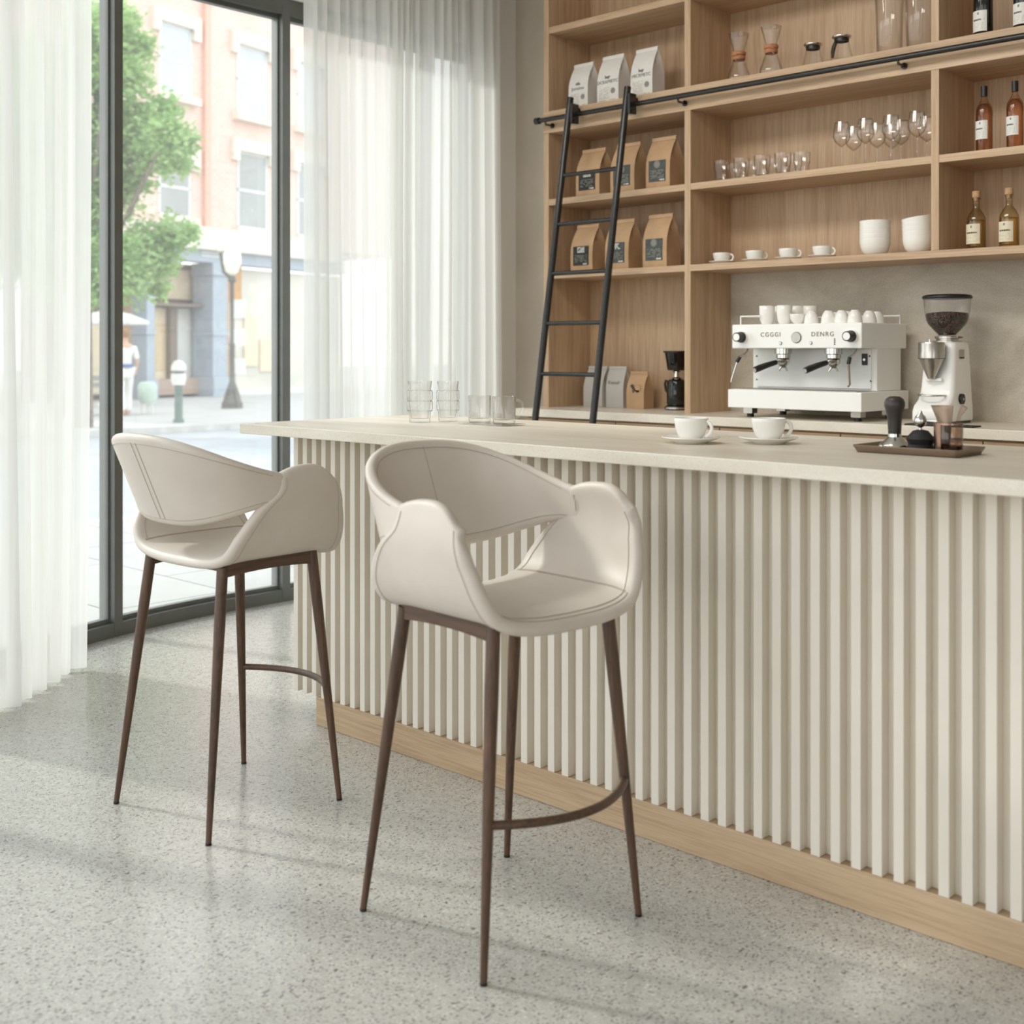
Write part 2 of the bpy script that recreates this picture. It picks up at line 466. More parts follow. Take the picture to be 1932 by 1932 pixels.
# sheer curtains: long pleated cloths with a rounded hem line, each on its ceiling track
def curtain(name, path, label, z0=.012, z1=3.93, amp=.036, pleat=.078, seed=1, flare=.0):
    r = random.Random(seed)
    pts = [Vector((x,y,0)) for x,y in path]
    L = [0.0]
    for a, b in zip(pts, pts[1:]): L.append(L[-1] + (b-a).length)
    n = int(L[-1]/.008)
    ph = []; acc = 0
    wob = [r.uniform(.5,1.7) for _ in range(400)]
    am = [r.uniform(.55,1.25) for _ in range(400)]
    rows = 26; P = []
    for i in range(n+1):
        s = L[-1]*i/n; j = 0
        while j < len(L)-2 and s > L[j+1]: j += 1
        u = (s-L[j])/(L[j+1]-L[j]); c = pts[j].lerp(pts[j+1], u)
        t = (pts[min(j+1,len(pts)-1)]-pts[j]).normalized(); nn = Vector((-t.y, t.x, 0))
        acc += (L[-1]/n)/(pleat*wob[int(s/.11) % 400]); k = int(acc); a = am[k % 400]
        f = acc - k; w = math.sin(2*PI*f) + .28*math.sin(4*PI*f+.8+k)
        col = []
        for q in range(rows+1):
            h = q/rows; z = z0 + (z1-z0)*(h**1.15)
            g = amp*a*(1.15 - .35*h) * (1 - .55*max(0, h-.9)/.1)
            sway = .03*math.sin(1.7*s*3 + 2.2*h + seed)*(1-h)
            col.append(c + nn*(w*g + sway) + t*(flare*(s/L[-1])*(1-h)) + Vector((0,0,z)))
        P.append(col)
    m = MB(); m.grid(P)
    o = m.build(name, sheer_m, None, 60)
    return tag(o, label, 'curtain', 'sheer curtains at the window')
c_r = curtain('sheer_curtain', [(-5.13, 3.83), (-5.12, 4.4), (-5.12, 5.25)], 'white sheer pleated curtain hanging behind the far bar end, beside the plaster wall', seed=3)
c_l = curtain('sheer_curtain', [warc(.43+.36*i/20, 2.66) for i in range(21)], 'white sheer pleated curtain touching the floor, beside the stool seen from behind', seed=5)

# ================================================================== THE BAR
bt = MB().box(-3.755, .95, 2.508, 3.38, 1.0215, 1.057)
o = bt.build('bar_worktop', stone_top, None, bevel=.003, loc=(-1.4, 2.94, 1.0215), world=True)
tag(o, 'long pale concrete worktop of the front bar, two coffee cups and a tray on it', 'worktop')
bar = thing('bar_counter', (-1.35, 3.0, 0), 'bar counter front of cream vertical slats above a pale oak kickboard', 'bar')
m = MB(); x = -3.61; k = 0
while x < .88:
    m.box(x, x+.0250, 2.64, 2.676, .0995, 1.0215); x += .0535
m.build('slat_cladding', slat_m, bar, world=True, bevel=.0012)
m = MB().box(-3.608, .88, 2.672, 2.72, .0995, 1.0214).box(-3.608, -3.585, 2.72, 3.28, .0995, 1.0214).box(-3.585, .88, 3.25, 3.28, .0995, 1.0214)
m.build('carcass', slat_m, bar, world=True)
m = MB().box(-3.478, .88, 2.640, 2.70, .0005, .099).box(-3.478, -3.45, 2.70, 3.2, .0005, .099)
m.build('kickboard', kick_oak, bar, world=True, bevel=.0015)

# ================================================================== BACK COUNTER AND SHELVING
YS, YI = 5.15, 5.535
bc = MB().box(-4.705, -.75, 4.95, 5.555, .955, .998)
o = bc.build('back_worktop', stone_top, None, bevel=.003, loc=(-2.7,5.2,.955), world=True)
tag(o, 'pale concrete worktop under the oak shelving, carrying the espresso machine', 'worktop')
cab = thing('base_cabinet', (-2.7, 5.2, 0), 'oak cabinet under the rear worktop, mostly hidden behind the bar', 'cabinet')
MB().box(-4.66, -.78, 5.0, 5.555, .08, .955).build('carcass', oak_h, cab, world=True)
for i in range(6):
    xa = -4.655 + i*.645
    d = MB().box(xa+.003, xa+.642, 4.975, 4.999, .09, .945).build('door', oak_h, cab, world=True, bevel=.001)
MB().box(-4.6, -.8, 5.06, 5.5, .0005, .08).build('plinth', black_plastic, cab, world=True)

su = thing('shelving_unit', (-3.0, 5.35, .998), 'tall oak wall shelving with open bays behind the bar', 'shelving')
XU = [(-4.672,-4.635), (-3.697,-3.660), (-2.379,-2.343), (-1.400,-1.364)]
ZA0, ZA1, ZB0, ZB1, ZC0, ZC1, ZD0, ZD1, ZE0, ZE1 = 2.549, 2.672, 2.140, 2.174, 1.725, 1.758, 3.112, 3.148, 3.72, 3.76
for x0, x1 in XU[:2]:
    MB().box(x0, x1, YS, YI, .998, ZE0).build('upright', oak_v, su, world=True, bevel=.001)
for x0, x1 in XU[2:]:
    MB().box(x0, x1, YS, YI, ZC1, ZE0).build('upright', oak_v, su, world=True, bevel=.001)
bays = [(XU[0][1], XU[1][0]), (XU[1][1], XU[2][0]), (XU[2][1], XU[3][0])]
for a, b in bays:
    MB().box(a, b, YS+.0015, YI, ZB0, ZB1).build('shelf', oak_h, su, world=True, bevel=.001)
    MB().box(a, b, YS+.0015, YI, ZD0, ZD1).build('shelf', oak_h, su, world=True, bevel=.001)
    MB().box(a, b, YS+.0015, YI, ZA0, ZA1).build('shelf', oak_h, su, world=True, bevel=.001)
MB().box(bays[0][0], bays[0][1], YS+.0015, YI, ZC0, ZC1).build('shelf', oak_h, su, world=True, bevel=.001)
MB().box(bays[1][0], XU[3][1], YS-.0015, YI, ZC0, ZC1-.0003).build('shelf', oak_h, su, world=True, bevel=.001)
# deep rail fascia running over the uprights
MB().box(XU[0][0], XU[3][1], YS-.003, YS-.0005, ZA0, ZA1).build('fascia', oak_h, su, world=True, bevel=.0008)
MB().box(XU[0][0], XU[3][1], YS, YI, ZE0, ZE1).build('top_panel', oak_h, su, world=True)
for i, (a, b) in enumerate(bays):
    MB().box(a, b, YI-.018, YI, .998 if i == 0 else ZC1, ZE0).build('back_panel', oak_v, su, world=True)
mb = MB().box(XU[1][1], -.78, YI-.016, YB-.002, .998, ZC0); struct('wall_backsplash', mb, splash)

# ladder rail
RY, RZ = 5.085, 2.612
lr = thing('ladder_rail', (-3.0, RY, RZ), 'long black steel rail along the oak shelving for the ladder', 'rail')
MB().tube([(-4.66, RY, RZ), (-1.30, RY, RZ)], .0135, 14).build('rail_bar', black_metal, lr, 40, world=True)
MB().cyl((0,0,0), .019, .03, 16).xform(Matrix.Translation((-4.675, RY, RZ)) @ Matrix.Rotation(PI/2,4,'Y')).build('end_cap', black_metal, lr, 40, world=True)
for xb in (-4.60, -3.69, -2.50, -1.45):
    m = MB().tube([(xb, RY, RZ-.012), (xb, RY, RZ-.026), (xb, YS-.004, RZ-.026)], .006, 8)
    m.cyl((0,0,0), .015, .006, 14).xform(Matrix.Identity(4))
    n0 = len(m.v) - 28
    for i in range(n0, len(m.v)): m.v[i] = tuple(Matrix.Translation((xb, YS-.004, RZ-.026)) @ Matrix.Rotation(PI/2,4,'X') @ Vector(m.v[i]))
    m.build('bracket', black_metal, lr, 40, world=True)
# ladder
lx0, lx1 = -4.389, -3.992
def lpt(x, z): return Vector((x, 5.05 - .163*(2.669-z), z))
ld = thing('library_ladder', (-4.19, 4.615, 0), 'black steel ladder leaning on the shelving rail in front of the coffee bags', 'ladder')
for x in (lx0, lx1):
    st = MB().tube([lpt(x, .006), lpt(x, 2.70)], .0185, 16).build('stile', black_metal, ld, 40, world=True)
    MB().tube([lpt(x, .0005), lpt(x, .03)], .022, 16).build('foot_cap', rubber, ld, 40, world=True)
    m = MB().box(x+.018, x+.034, RY-.055, RY+.0, RZ-.055, RZ+.05)
    m.tube([(x+.026, RY-.02, RZ+.03), (x+.026, RY+.012, RZ+.03), (x+.026, RY+.022, RZ+.012)], .007, 8)
    m.tube([(x+.012, RY-.03, RZ-.045), (x+.05, RY-.03, RZ-.045)], .011, 12)
    m.build('rail_hook', black_metal, ld, 40, world=True)
for i in range(9):
    z = 2.267 - .268*i
    if z < .08: break
    MB().tube([lpt(lx0+.012, z), lpt(lx1-.012, z)], .0115, 12).build('rung', black_metal, ld, 40, world=True)
# ================================================================== BAR STOOLS (seat front towards +Y of the stool)
SK = [0, .25, .45, .55, .65, .80, .90, 1.0]
SX = [0, .103, .182, .221, .250, .270, .274, .266]
SZ = [.738, .740, .748, .765, .808, .880, .932, .984]
SR = [-.160, -.160, -.158, -.153, -.140, -.088, -.026, -.012]
SF = [.246, .244, .236, .226, .214, .193, .168, .095]
def seat_pt(u, v):
    s = abs(u); sg = 1 if u >= 0 else -1
    x, z = spline(SK, SX, s), spline(SK, SZ, s)
    yr, yf = spline(SK, SR, s), spline(SK, SF, s)
    if s > .78:                                      # rounded front corner of the arm
        yf = .195 - .022*((s-.78)/.22)**1.3; pass
    y = yr + (yf-yr)*v
    flat = max(0.0, 1 - (s/.62)**3)
    z -= flat*.012*max(0, (.26-v)/.26)**2          # rear rolls down
    z -= flat*.018*max(0, (v-.80)/.20)**2          # front edge rolls down
    if s > .72: z -= .046*max(0, (v-.5)/.5)**2.4*((s-.72)/.28)**1.6
    if s > .84:                                      # rounded hump of the arm
        z0 = spline(SK, SZ, .84); z -= (spline(SK, SZ, s)-z0)*.16*max(0, 1-2*v)**2.4
    g = max(0, (s-.45)/.55); x -= .030*max(0, (v-.5)/.5)**2*g*(1-g)  # arm fronts lean in
    return (sg*x, y, z)
def back_pt(p, w, off=0.0):
    """p: -1..1 round the back, w: 0 bottom .. 1 top"""
    a = p*PI/2; s, c = math.sin(a), math.cos(a)
    b = .190 + (.292-.190)*w; ax = .272 - .005*w
    e = .80
    x = ax*math.copysign(abs(s)**e, s); y = -.001 - (b+.011)*abs(c)**e
    zb = .846 + .060*(s*s)**1.1
    zt = .966 + .114*abs(c)**1.05
    return (x, y, zb + (zt-zb)*w)
def make_stool():
    t = thing('bar_stool', (0,0,0), 'x', 'bar stool', 'bar stools with cream leather shells')
    TH1, TH2 = .030, .0265
    nu, nv = 72, 26
    half = [k/52 for k in range(1,53)]
    us = [-u for u in half[::-1]] + [0.0] + half
    P = [[seat_pt(u, j/nv) for j in range(nv+1)] for u in us]
    seat = MB().shell(P, TH1).build('seat_shell', leather_m, t, 50)
    mu = 64
    ps = [-1+2*i/mu for i in range(mu+1)]
    ps = [math.copysign(1-(1-abs(q))**1.0, q) for q in ps]
    B = [[back_pt(p, j/16) for j in range(17)] for p in ps]
    back = MB().shell(B, TH2).build('backrest', leather_m, t, 50)
    def on_seat(u, v, side, lift=.0006):
        p = np.array(seat_pt(u,v)); e = 1e-3
        du = np.array(seat_pt(u+e,v))-np.array(seat_pt(u-e,v)); dv = np.array(seat_pt(u,v+e))-np.array(seat_pt(u,v-e))
        n = unit(np.cross(du,dv)); return Vector(p + side*n*(TH1/2+lift))
    def on_back(p, w, side, lift=.0006):
        q = np.array(back_pt(p,w)); e = 1e-3
        p0, p1 = max(-.999,p-e), min(.999,p+e)
        du = np.array(back_pt(p1,w))-np.array(back_pt(p0,w)); dv = np.array(back_pt(p,w+e))-np.array(back_pt(p,w-e))
        n = unit(np.cross(du,dv)); return Vector(q + side*n*(TH2/2+lift))
    R = .0009
    m = MB()
    for s in (1,-1):
        for p in ((-.012,.012) if s == 1 else (0,)):
            m.tube([on_back(p, .03+.94*i/14, s) for i in range(15)], R, 5)
        m.tube([on_back(-.93+1.86*i/60, .955, s) for i in range(61)], R, 5)
        m.tube([on_back(-.93+1.86*i/60, .035, s) for i in range(61)], R, 5)
    m.build('stitching', stitch_m, back)
    m = MB()
    for sg in (1,-1):
        for d in (-.006,.006):
            m.tube([on_seat(sg*(.50+d), .02+.95*i/24, 1) for i in range(25)], R, 5)
        for side in (1,-1):
            m.tube([on_seat(sg*(.975-.475*i/30), .955, side) for i in range(31)], R, 5)
            m.tube([on_seat(sg*(.98-.48*i/30), .04, side) for i in range(31)], R, 5)
    for v in (.955,.985,):
        m.tube([on_seat(-.5+1.0*i/30, v, 1) for i in range(31)], R, 5)
    m.build('stitching', stitch_m, seat)
    # joint piping where the backrest meets each arm
    for sg in (1,-1):
        rg = []
        for k in range(25):
            a = 2*PI*k/24; w = .5 + .53*math.sin(a)
            rg.append(on_back(sg*.999, min(max(w,0),1), math.cos(a)*1.02))
        MB().tube(rg, .0014, 5).build('piping', stitch_m, back)
    feet = {(1,1): (.240,.220), (-1,1): (-.232,.228), (1,-1): (.228,-.226), (-1,-1): (-.228,-.226)}
    tops = {}
    for (sx, sy), (fx, fy) in feet.items():
        tx, ty = sx*(.170 if sx > 0 else .182), (.172 if sy > 0 else -.140); tops[(sx,sy)] = (tx,ty)
        ztop = .738 if sy > 0 else .722
        pts = [Vector((fx,fy,.004)).lerp(Vector((tx,ty,ztop)), q/10) for q in range(11)]
        rs = [.0078 + (.0158-.0078)*min(1,(q/10)*1.25)**.9 for q in range(11)]
        lg = MB().tube(pts, rs, 16).build('leg', walnut, t, 50)
        g = MB().tube([Vector((fx,fy,.0003)), Vector((fx,fy,.006))], .0084, 14).build('glide', black_plastic, lg)
    for sx in (1,-1):
        a, b = tops[(sx,1)], tops[(sx,-1)]
        m = MB(); P = []
        for q in range(9):
            u = q/8; y = a[1] + (b[1]-a[1])*u; x = sx*(.172)
            zt = .738; zb = .728 - (.026 + .008*abs(2*u-1)**2)
            P.append([(x-.009,y,zb),(x+.009,y,zb),(x+.009,y,zt),(x-.009,y,zt)])
        m.loft(P).build('side_rail', walnut_h, t, 40)
    MB().box(-.15,.15,-.12,.15,.702,.716).build('seat_plate', walnut_h, t, bevel=.004)
    # curved foot rest between the two front legs
    def legp(sx, z):
        f, tp = Vector((*feet[(sx,1)],.004)), Vector((*tops[(sx,1)],.728)); return f.lerp(tp, (z-.004)/.724)
    a, b = legp(-1,.318), legp(1,.318)
    pts = [a.lerp(b, q/20) + Vector((0, .085*(1-(2*q/20-1)**2), 0)) for q in range(21)]
    MB().tube(pts, .0098, 12).build('footrest', walnut_h, t, 50)
    return t
stool = make_stool()
stool.location = (-2.003, 2.053, 0); stool.rotation_euler = (0,0,-PI/2 - math.radians(4))
stool['label'] = 'cream leather bar stool with its open seat front showing, turned sideways along the bar'
st2 = copy_tree(stool)
st2.location = (-3.078, 2.016, 0); st2.rotation_euler = (0,0,math.radians(2.5))
st2['label'] = 'cream leather bar stool seen from behind, facing the bar near the window'
# ================================================================== COFFEE BAGS
def make_bag(w, d, h, mat, name='coffee_bag'):
    t = thing(name, (0,0,0), 'x', 'coffee bag')
    rings = []
    for f, dd, ww, gus in ((0,1,1,0),(.02,1.02,1.0,0),(.3,1.04,1.0,.10),(.5,1.0,1.0,.16),(.62,.86,.99,.22),(.74,.62,.985,.30),(.84,.36,.98,.34),(.90,.16,.98,.2),(.925,.07,.98,0),(1.0,.05,.98,0)):
        hw, hd, z = w*ww/2, d*dd/2, h*f
        gx = hw - gus*d*.5
        rings.append([(-hw,-hd,z),(0,-hd*1.03,z),(hw,-hd,z),(gx,0,z),(hw,hd,z),(0,hd,z),(-hw,hd,z),(-gx,0,z)])
    MB().loft(rings).build('bag_body', mat, t, 32)
    m = MB().box(-w*.49-.001, w*.49+.001, -d*.035-.0035, d*.035+.0035, h*.925, h*.985)
    m.build('folded_top', mat, t, bevel=.001)
    return t
def micro(m, x0, x1, z0, z1, y, rows, r, fill=.75, hmax=.45):
    """rows of small printed dashes, too small to read"""
    dz = (z1-z0)/rows
    for k in range(rows):
        x = x0; z = z0 + dz*k
        while x < x1:
            l = r.uniform(.03,.16)*(x1-x0)
            if r.random() < fill: m.box(x, min(x+l,x1), y-.0004, y+.0006, z, z+dz*hmax)
            x += l + r.uniform(.01,.04)*(x1-x0)
def seal(m, cx, cz, R, y, r):
    m.lathe([(R*.62,0),(R*.62,.0006)], 20, (0,0,0)); 
    for k in range(14):
        a = 2*PI*k/14
        m.box(R*.72*math.cos(a)-R*.09, R*.72*math.cos(a)+R*.09, R*.72*math.sin(a)-R*.09, R*.72*math.sin(a)+R*.09, 0, .0006)
    return m
def bag_at(pl, pr, Y, z, d):
    a, b = on_y(pl, 500, Y), on_y(pr, 500, Y)
    return (a.x+b.x)/2, b.x-a.x
# three white bags on the rail shelf
wl = [('white coffee bag standing closest to the plaster wall on the rail shelf', 1073, 1109, 'Jomaimo', 'nfu', .262),
      ('white coffee bag on the rail shelf, middle of its row of three', 1127, 1167, 'DCRAMIETC', 'bqr', .272),
      ('white coffee bag on the rail shelf beside the oak upright, nearest the glass brewers', 1190, 1231, 'MICRMETC', 'bqr', .272)]
for i, (lb, pl, pr, t2, t1, h) in enumerate(wl):
    r = random.Random(40+i); Yf = 5.205; cx, w = bag_at(pl, pr, Yf, 0, 0); d = .105
    b = make_bag(w, d, h, paper_white); b.location = (cx, Yf + d/2, ZA1+.0003); b['label'] = lb; b['group'] = 'white coffee bags on the rail shelf'
    y = -d*.52-.0012
    text('print_title', t1, .026, ink, b, Mf(0, y, h*.53)); text('print_name', t2, .026, ink_grey, b, Mf(0, y, h*.43))
    m = MB(); micro(m, -w*.40, w*.08, h*.10, h*.34, y, 9, r, .8, .35); micro(m, -w*.4, w*.36, h*.06, h*.09, y, 1, r); m.build('print_lines', ink_light, b)
    m = seal(MB(), 0, 0, w*.14, 0, r); m.xform(Matrix.Translation((w*.25, y, h*.24)) @ FRONT); m.build('print_seal', ink_grey, b)
# kraft bags with dark labels
kl = [('kraft coffee bag with dark label behind the ladder rung, upper kraft row', 1087, 1131, ZB1, label_black, .272),
      ('kraft coffee bag half hidden by the ladder stile, upper kraft row', 1152, 1197, ZB1, label_grey, .275),
      ('kraft coffee bag with emblem on its label, upper kraft row beside the oak upright', 1219, 1264, ZB1, label_grey, .280),
      ('kraft coffee bag with solid black label behind the ladder, lower kraft row', 1077, 1118, ZC1, label_black, .268),
      ('kraft coffee bag half hidden by the ladder stile, lower kraft row', 1142, 1186, ZC1, label_grey, .278),
      ('kraft coffee bag with plain grey label, lower kraft row beside the oak upright', 1213, 1258, ZC1, label_grey, .287)]
for i, (lb, pl, pr, z, lm, h) in enumerate(kl):
    r = random.Random(60+i); Yf = 5.20; cx, w = bag_at(pl, pr, Yf, 0, 0); d = .12
    b = make_bag(w, d, h, kraft); b.location = (cx, Yf + d/2, z+.0003); b['label'] = lb; b['group'] = 'kraft coffee bags on the shelves'
    y = -d*.52-.0016
    la = MB().box(-w*.37, w*.33, y-.0006, y+.0016, h*.13, h*.53).build('bag_label', lm, b); la['label'] = 'dark printed label'
    m = MB(); micro(m, -w*.30, w*.26, h*.20, h*.36, y-.0007, 7, r, .7, .28); m.build('label_print', ink_light, la)
    m = MB(); micro(m, w*.08, w*.28, h*.145, h*.175, y-.0007, 2, r, .9, .8); m.build('label_badge', dim_light_ink, la)
    if i in (2, 5, 1):
        m = seal(MB(), 0, 0, w*.17, 0, r); m.xform(Matrix.Translation((-w*.02, y-.0007, h*.455)) @ FRONT); m.build('label_emblem', ink_grey, la)
    else:
        m = MB(); micro(m, -w*.17, w*.15, h*.40, h*.52, y-.0007, 4, r, .85, .7); m.build('label_emblem', dim_light_ink, la)
# bags at the back of the worktop niche
for i, (lb, pl, pr, Yf, d, h, mt, cat) in enumerate([
        ('grey paper coffee bag behind the ladder on the rear worktop, closest to the wall', 1101, 1136, 5.36, .10, .232, paper_grey, ''),
        ('grey paper coffee bag with faint lettering, next to the small kraft bag', 1143, 1176, 5.385, .07, .232, paper_grey, 'Kwovf'),
        ('small kraft coffee bag with a bird print on the rear worktop', 1182, 1215, 5.35, .085, .205, kraft, 'bird')]):
    cx, w = bag_at(pl, pr, Yf, 0, 0); b = make_bag(w, d, h, mt); b.location = (cx, Yf+d/2, .9983); b['label'] = lb
    b['group'] = 'coffee bags on the rear worktop'
    y = -d*.52-.0012
    if cat == 'bird':
        m = MB()
        for (x, z, l, a) in ((-.02,.118,.03,-.9),(-.008,.115,.045,-1.05),(.012,.098,.03,-.2),(.02,.096,.02,.3),(-.012,.095,.016,-1.3)):
            q = len(m.v); m.box(-l/2, l/2, -.0005, .0006, -.0045, .0045)
            for k in range(q, len(m.v)): m.v[k] = tuple(Matrix.Translation((x, y, z)) @ Matrix.Rotation(-a,4,'Y') @ Vector(m.v[k]))
        m.build('print_emblem', ink, b)
        m = seal(MB(), 0, 0, .03, 0, random); m.xform(Matrix.Translation((.018, y+.0003, .11)) @ FRONT); m.build('print_seal', kraft, b)
    elif cat:
        text('print_name', cat, .03, ink_grey, b, Mf(-.005, y, .14))

# ================================================================== COFFEE BREWER in the niche
q = at_d(1277, 700, 6.62)
br = thing('coffee_brewer', (q.x, 5.40, .9983), 'black and chrome coffee brewer half hidden by the oak upright, rear worktop', 'coffee maker')
MB().lathe([(.0,0),(.062,0),(.064,.008),(.060,.02),(.05,.026),(0,.026)], 36).build('base', black_plastic, br, 40)
MB().lathe([(.0665,.006),(.0665,.016)], 36).build('base_ring', chrome, br, 40)
bd = MB().lathe([(0,.027),(.050,.027),(.053,.034),(.053,.150),(.047,.158),(0,.158)], 36).build('carafe', dark_glass, br, 40)
MB().tube([(-.050,0,.152),(-.072,0,.156),(-.078,0,.14),(-.072,0,.105),(-.056,0,.088)], .0065, 10).build('carafe_handle', black_plastic, bd, 40)
MB().lathe([(0,.158),(.040,.158),(.044,.163),(.03,.172),(.016,.178),(.014,.20),(.022,.208),(.012,.214),(0,.214)], 30).build('collar', chrome, br, 40)
MB().lathe([(0,.214),(.047,.214),(.05,.22),(.064,.308),(.070,.312),(.068,.318),(.062,.316),(.052,.235),(0,.235)], 36).build('filter_holder', smoke_glass, br, 40)
MB().lathe([(.066,.309),(.071,.309),(.071,.319),(.066,.319)], 36, closed=True).build('filter_rim', black_plastic, br, 40)

# ================================================================== TOP SHELF GLASSWARE
def ring_wall(prof, th):
    """closed wall profile from an outer profile (open top)"""
    return prof + [(max(r-th,0), z) for r, z in reversed(prof)]
def make_pourover():
    t = thing('pour_over_brewer', (0,0,0), 'x', 'coffee maker')
    prof = [(.0,.001),(.052,.001),(.058,.010),(.056,.03),(.030,.105),(.024,.124),(.026,.145),(.050,.232),(.052,.240)]
    MB().lathe(prof, 36).lathe([(.0,.003)]+[(max(r-.003,.001),z) for r,z in prof[1:]], 36).build('flask', glass, t, 60)
    def band(z0, z1, r): return [(r-.004,z0),(r+.001,z0),(r+.004,z0+.004),(r+.004,z1-.004),(r+.001,z1),(r-.004,z1)]
    MB().lathe(band(.108,.130,.029), 26, closed=True).lathe(band(.131,.150,.031), 26, closed=True).build('collar', leather_tie, t, 60)
    MB().tube([(.0,-.033,.112),(.012,-.040,.1),(.004,-.044,.088)], .0025, 6).tube([(-.012,-.034,.132),(.012,-.036,.128)], .0035, 8).build('tie', leather_tie, t, 60)
    return t
po = make_pourover(); p = on_y(1394, 100, 5.245)
po.location = (p.x, 5.245, ZA1+.0003); po['label'] = 'hourglass glass brewer with tan collar, closest to the oak upright on the rail shelf'
po['group'] = 'hourglass brewers on the rail shelf'
p2 = copy_tree(po); p = on_y(1455, 100, 5.235); p2.location = (p.x, 5.235, ZA1+.0003); p2.rotation_euler = (0,0,.6)
p2['label'] = 'hourglass glass brewer with tan collar, beside the lidded glass servers on the rail shelf'
def make_server(handle):
    t = thing('glass_server', (0,0,0), 'x', 'coffee server')
    prof = [(0,.001),(.050,.001),(.056,.008),(.055,.02),(.033,.118),(.032,.124)]
    MB().lathe(prof, 34).build('jug', glass, t, 60)
    MB().lathe([(.030,.118),(.0345,.118),(.0345,.132),(.030,.132)], 30, closed=True).build('neck_band', black_plastic, t, 60)
    MB().lathe([(0,.132),(.038,.132),(.046,.139),(.045,.144),(.02,.152),(.008,.156),(0,.156)], 34).build('lid', chrome, t, 60)
    if handle:
        MB().tube([(-.033,0,.126),(-.045,0,.124),(-.057,0,.108),(-.066,0,.084),(-.071,0,.055)], [.008,.0095,.0105,.0095,.007], 12).build('handle', black_plastic, t, 60)
    else:
        MB().tube([(-.032,0,.128),(-.046,0,.131),(-.05,0,.126)], .006, 10).build('lid_tab', black_plastic, t, 60)
    return t
s1 = make_server(False); p = on_y(1534, 100, 5.34); s1.location = (p.x, 5.34, ZA1+.0003); s1.rotation_euler = (0,0,-.7)
s1['label'] = 'small glass server with chrome lid and no long handle, on the rail shelf'
s2 = make_server(True); p = on_y(1588, 100, 5.30); s2.location = (p.x, 5.30, ZA1+.0003); s2.rotation_euler = (0,0,-.4)
s2['label'] = 'glass server with chrome lid and black curved handle on the rail shelf'
for nm, px, lb in (('glass_vase', 1678, 'tall clear glass vase on the rail shelf, next to the handled server'), ('glass_vase', 1735, 'tall clear glass vase on the rail shelf, against the oak upright')):
    p = on_y(px, 60, 5.30)
    prof = [(0,.0),(.050,.0),(.056,.006),(.062,.20),(.070,.36),(.074,.40)]
    o = MB().lathe(prof, 40).lathe([(0,.012)]+[(r-.004, z+.008) for r,z in prof[1:-1]]+[(.0715,.40)], 40).build(nm, glass, None, 60, loc=None)
    o.location = (p.x, 5.30, ZA1+.0003); tag(o, lb, 'vase', 'tall glass vases on the rail shelf')

# ================================================================== GLASSES ON THE MIDDLE SHELF
def tumbler_mesh(R, h, seg=48):
    m = MB(); n = 12; rows = []
    zs = [0,.004,.5*h*.06+.004,h*.45,h*.50,h*.55,h]
    def ringo(r, z, flute):
        return [((r*(1+flute*math.cos(n*2*PI*k/seg)))*math.cos(2*PI*k/seg), (r*(1+flute*math.cos(n*2*PI*k/seg)))*math.sin(2*PI*k/seg), z) for k in range(seg)]
    R0 = R*.80
    m.loft([ringo(R0*.94,0,0), ringo(R0,.004,.03), ringo(R0*1.08,h*.42,.035), ringo(R0*1.14,h*.48,.0), ringo(R*.97,h*.52,0), ringo(R,h,0)], False)
    m.loft([ringo(R0*.90,.012,0), ringo(R0*1.02,h*.45,0), ringo(R*.93,h*.52,0), ringo(R*.97,h,0)], False)
    a = len(m.v); 
    m.f.append(tuple(range(seg))[::-1]); m.m.append(0); m.f.append(tuple(6*seg+k for k in range(seg))); m.m.append(0)
    m.loft([ringo(R,h,0), ringo(R*.985,h+.001,0), ringo(R*.97,h,0)], False)
    return m
tg = None
for i, (px, lb) in enumerate([(1362,'glass tumbler on the middle shelf, closest to the oak upright'), (1399,'glass tumbler, second from the oak upright on the middle shelf'),
        (1438,'glass tumbler, third from the oak upright on the middle shelf'), (1477,'glass tumbler, fourth from the oak upright on the middle shelf'), (1513,'faint glass tumbler at the end of the tumbler row, nearest the wine glasses')]):
    p = on_y(px, 300, 5.225 if i < 4 else 5.27)
    if tg is None: tg = tumbler_mesh(.041, .106).build('glass_tumbler', glass, None, 50); o = tg
    else: o = tg.copy(); COL.objects.link(o)
    o.location = (p.x, p.y, ZB1+.0003); tag(o, lb, 'glass', 'tumblers on the middle shelf')
    o.rotation_euler = (0,0,.3*i)
for i, px in enumerate((1384, 1420, 1460, 1498)):
    p = on_y(px, 300, 5.36); o = tg.copy(); COL.objects.link(o); o.location = (p.x, 5.36, ZB1+.0003)
    tag(o, ['glass tumbler in the rear row, behind the first and second tumblers', 'glass tumbler in the rear row, behind the second and third tumblers', 'glass tumbler in the rear row, behind the third and fourth tumblers', 'glass tumbler in the rear row, behind the fourth tumbler and the last one'][i], 'glass', 'tumblers on the middle shelf')
def make_wine():
    t = thing('wine_glass', (0,0,0), 'x', 'wine glass', 'wine glasses on the middle shelf')
    bowl = [(.0045,.096),(.012,.102),(.030,.118),(.0385,.138),(.0375,.158),(.031,.205)]
    MB().lathe(bowl, 36).lathe([(.001,.1)]+[(r-.0012,z+.001) for r,z in bowl[1:]], 36).build('bowl', glass, t, 60)
    MB().lathe([(0,0),(.034,0),(.034,.0015),(.012,.004),(.0044,.012),(.0040,.05),(.0042,.09),(.006,.098),(0,.1)], 28).build('stem', glass, t, 60)
    return t
wg = None
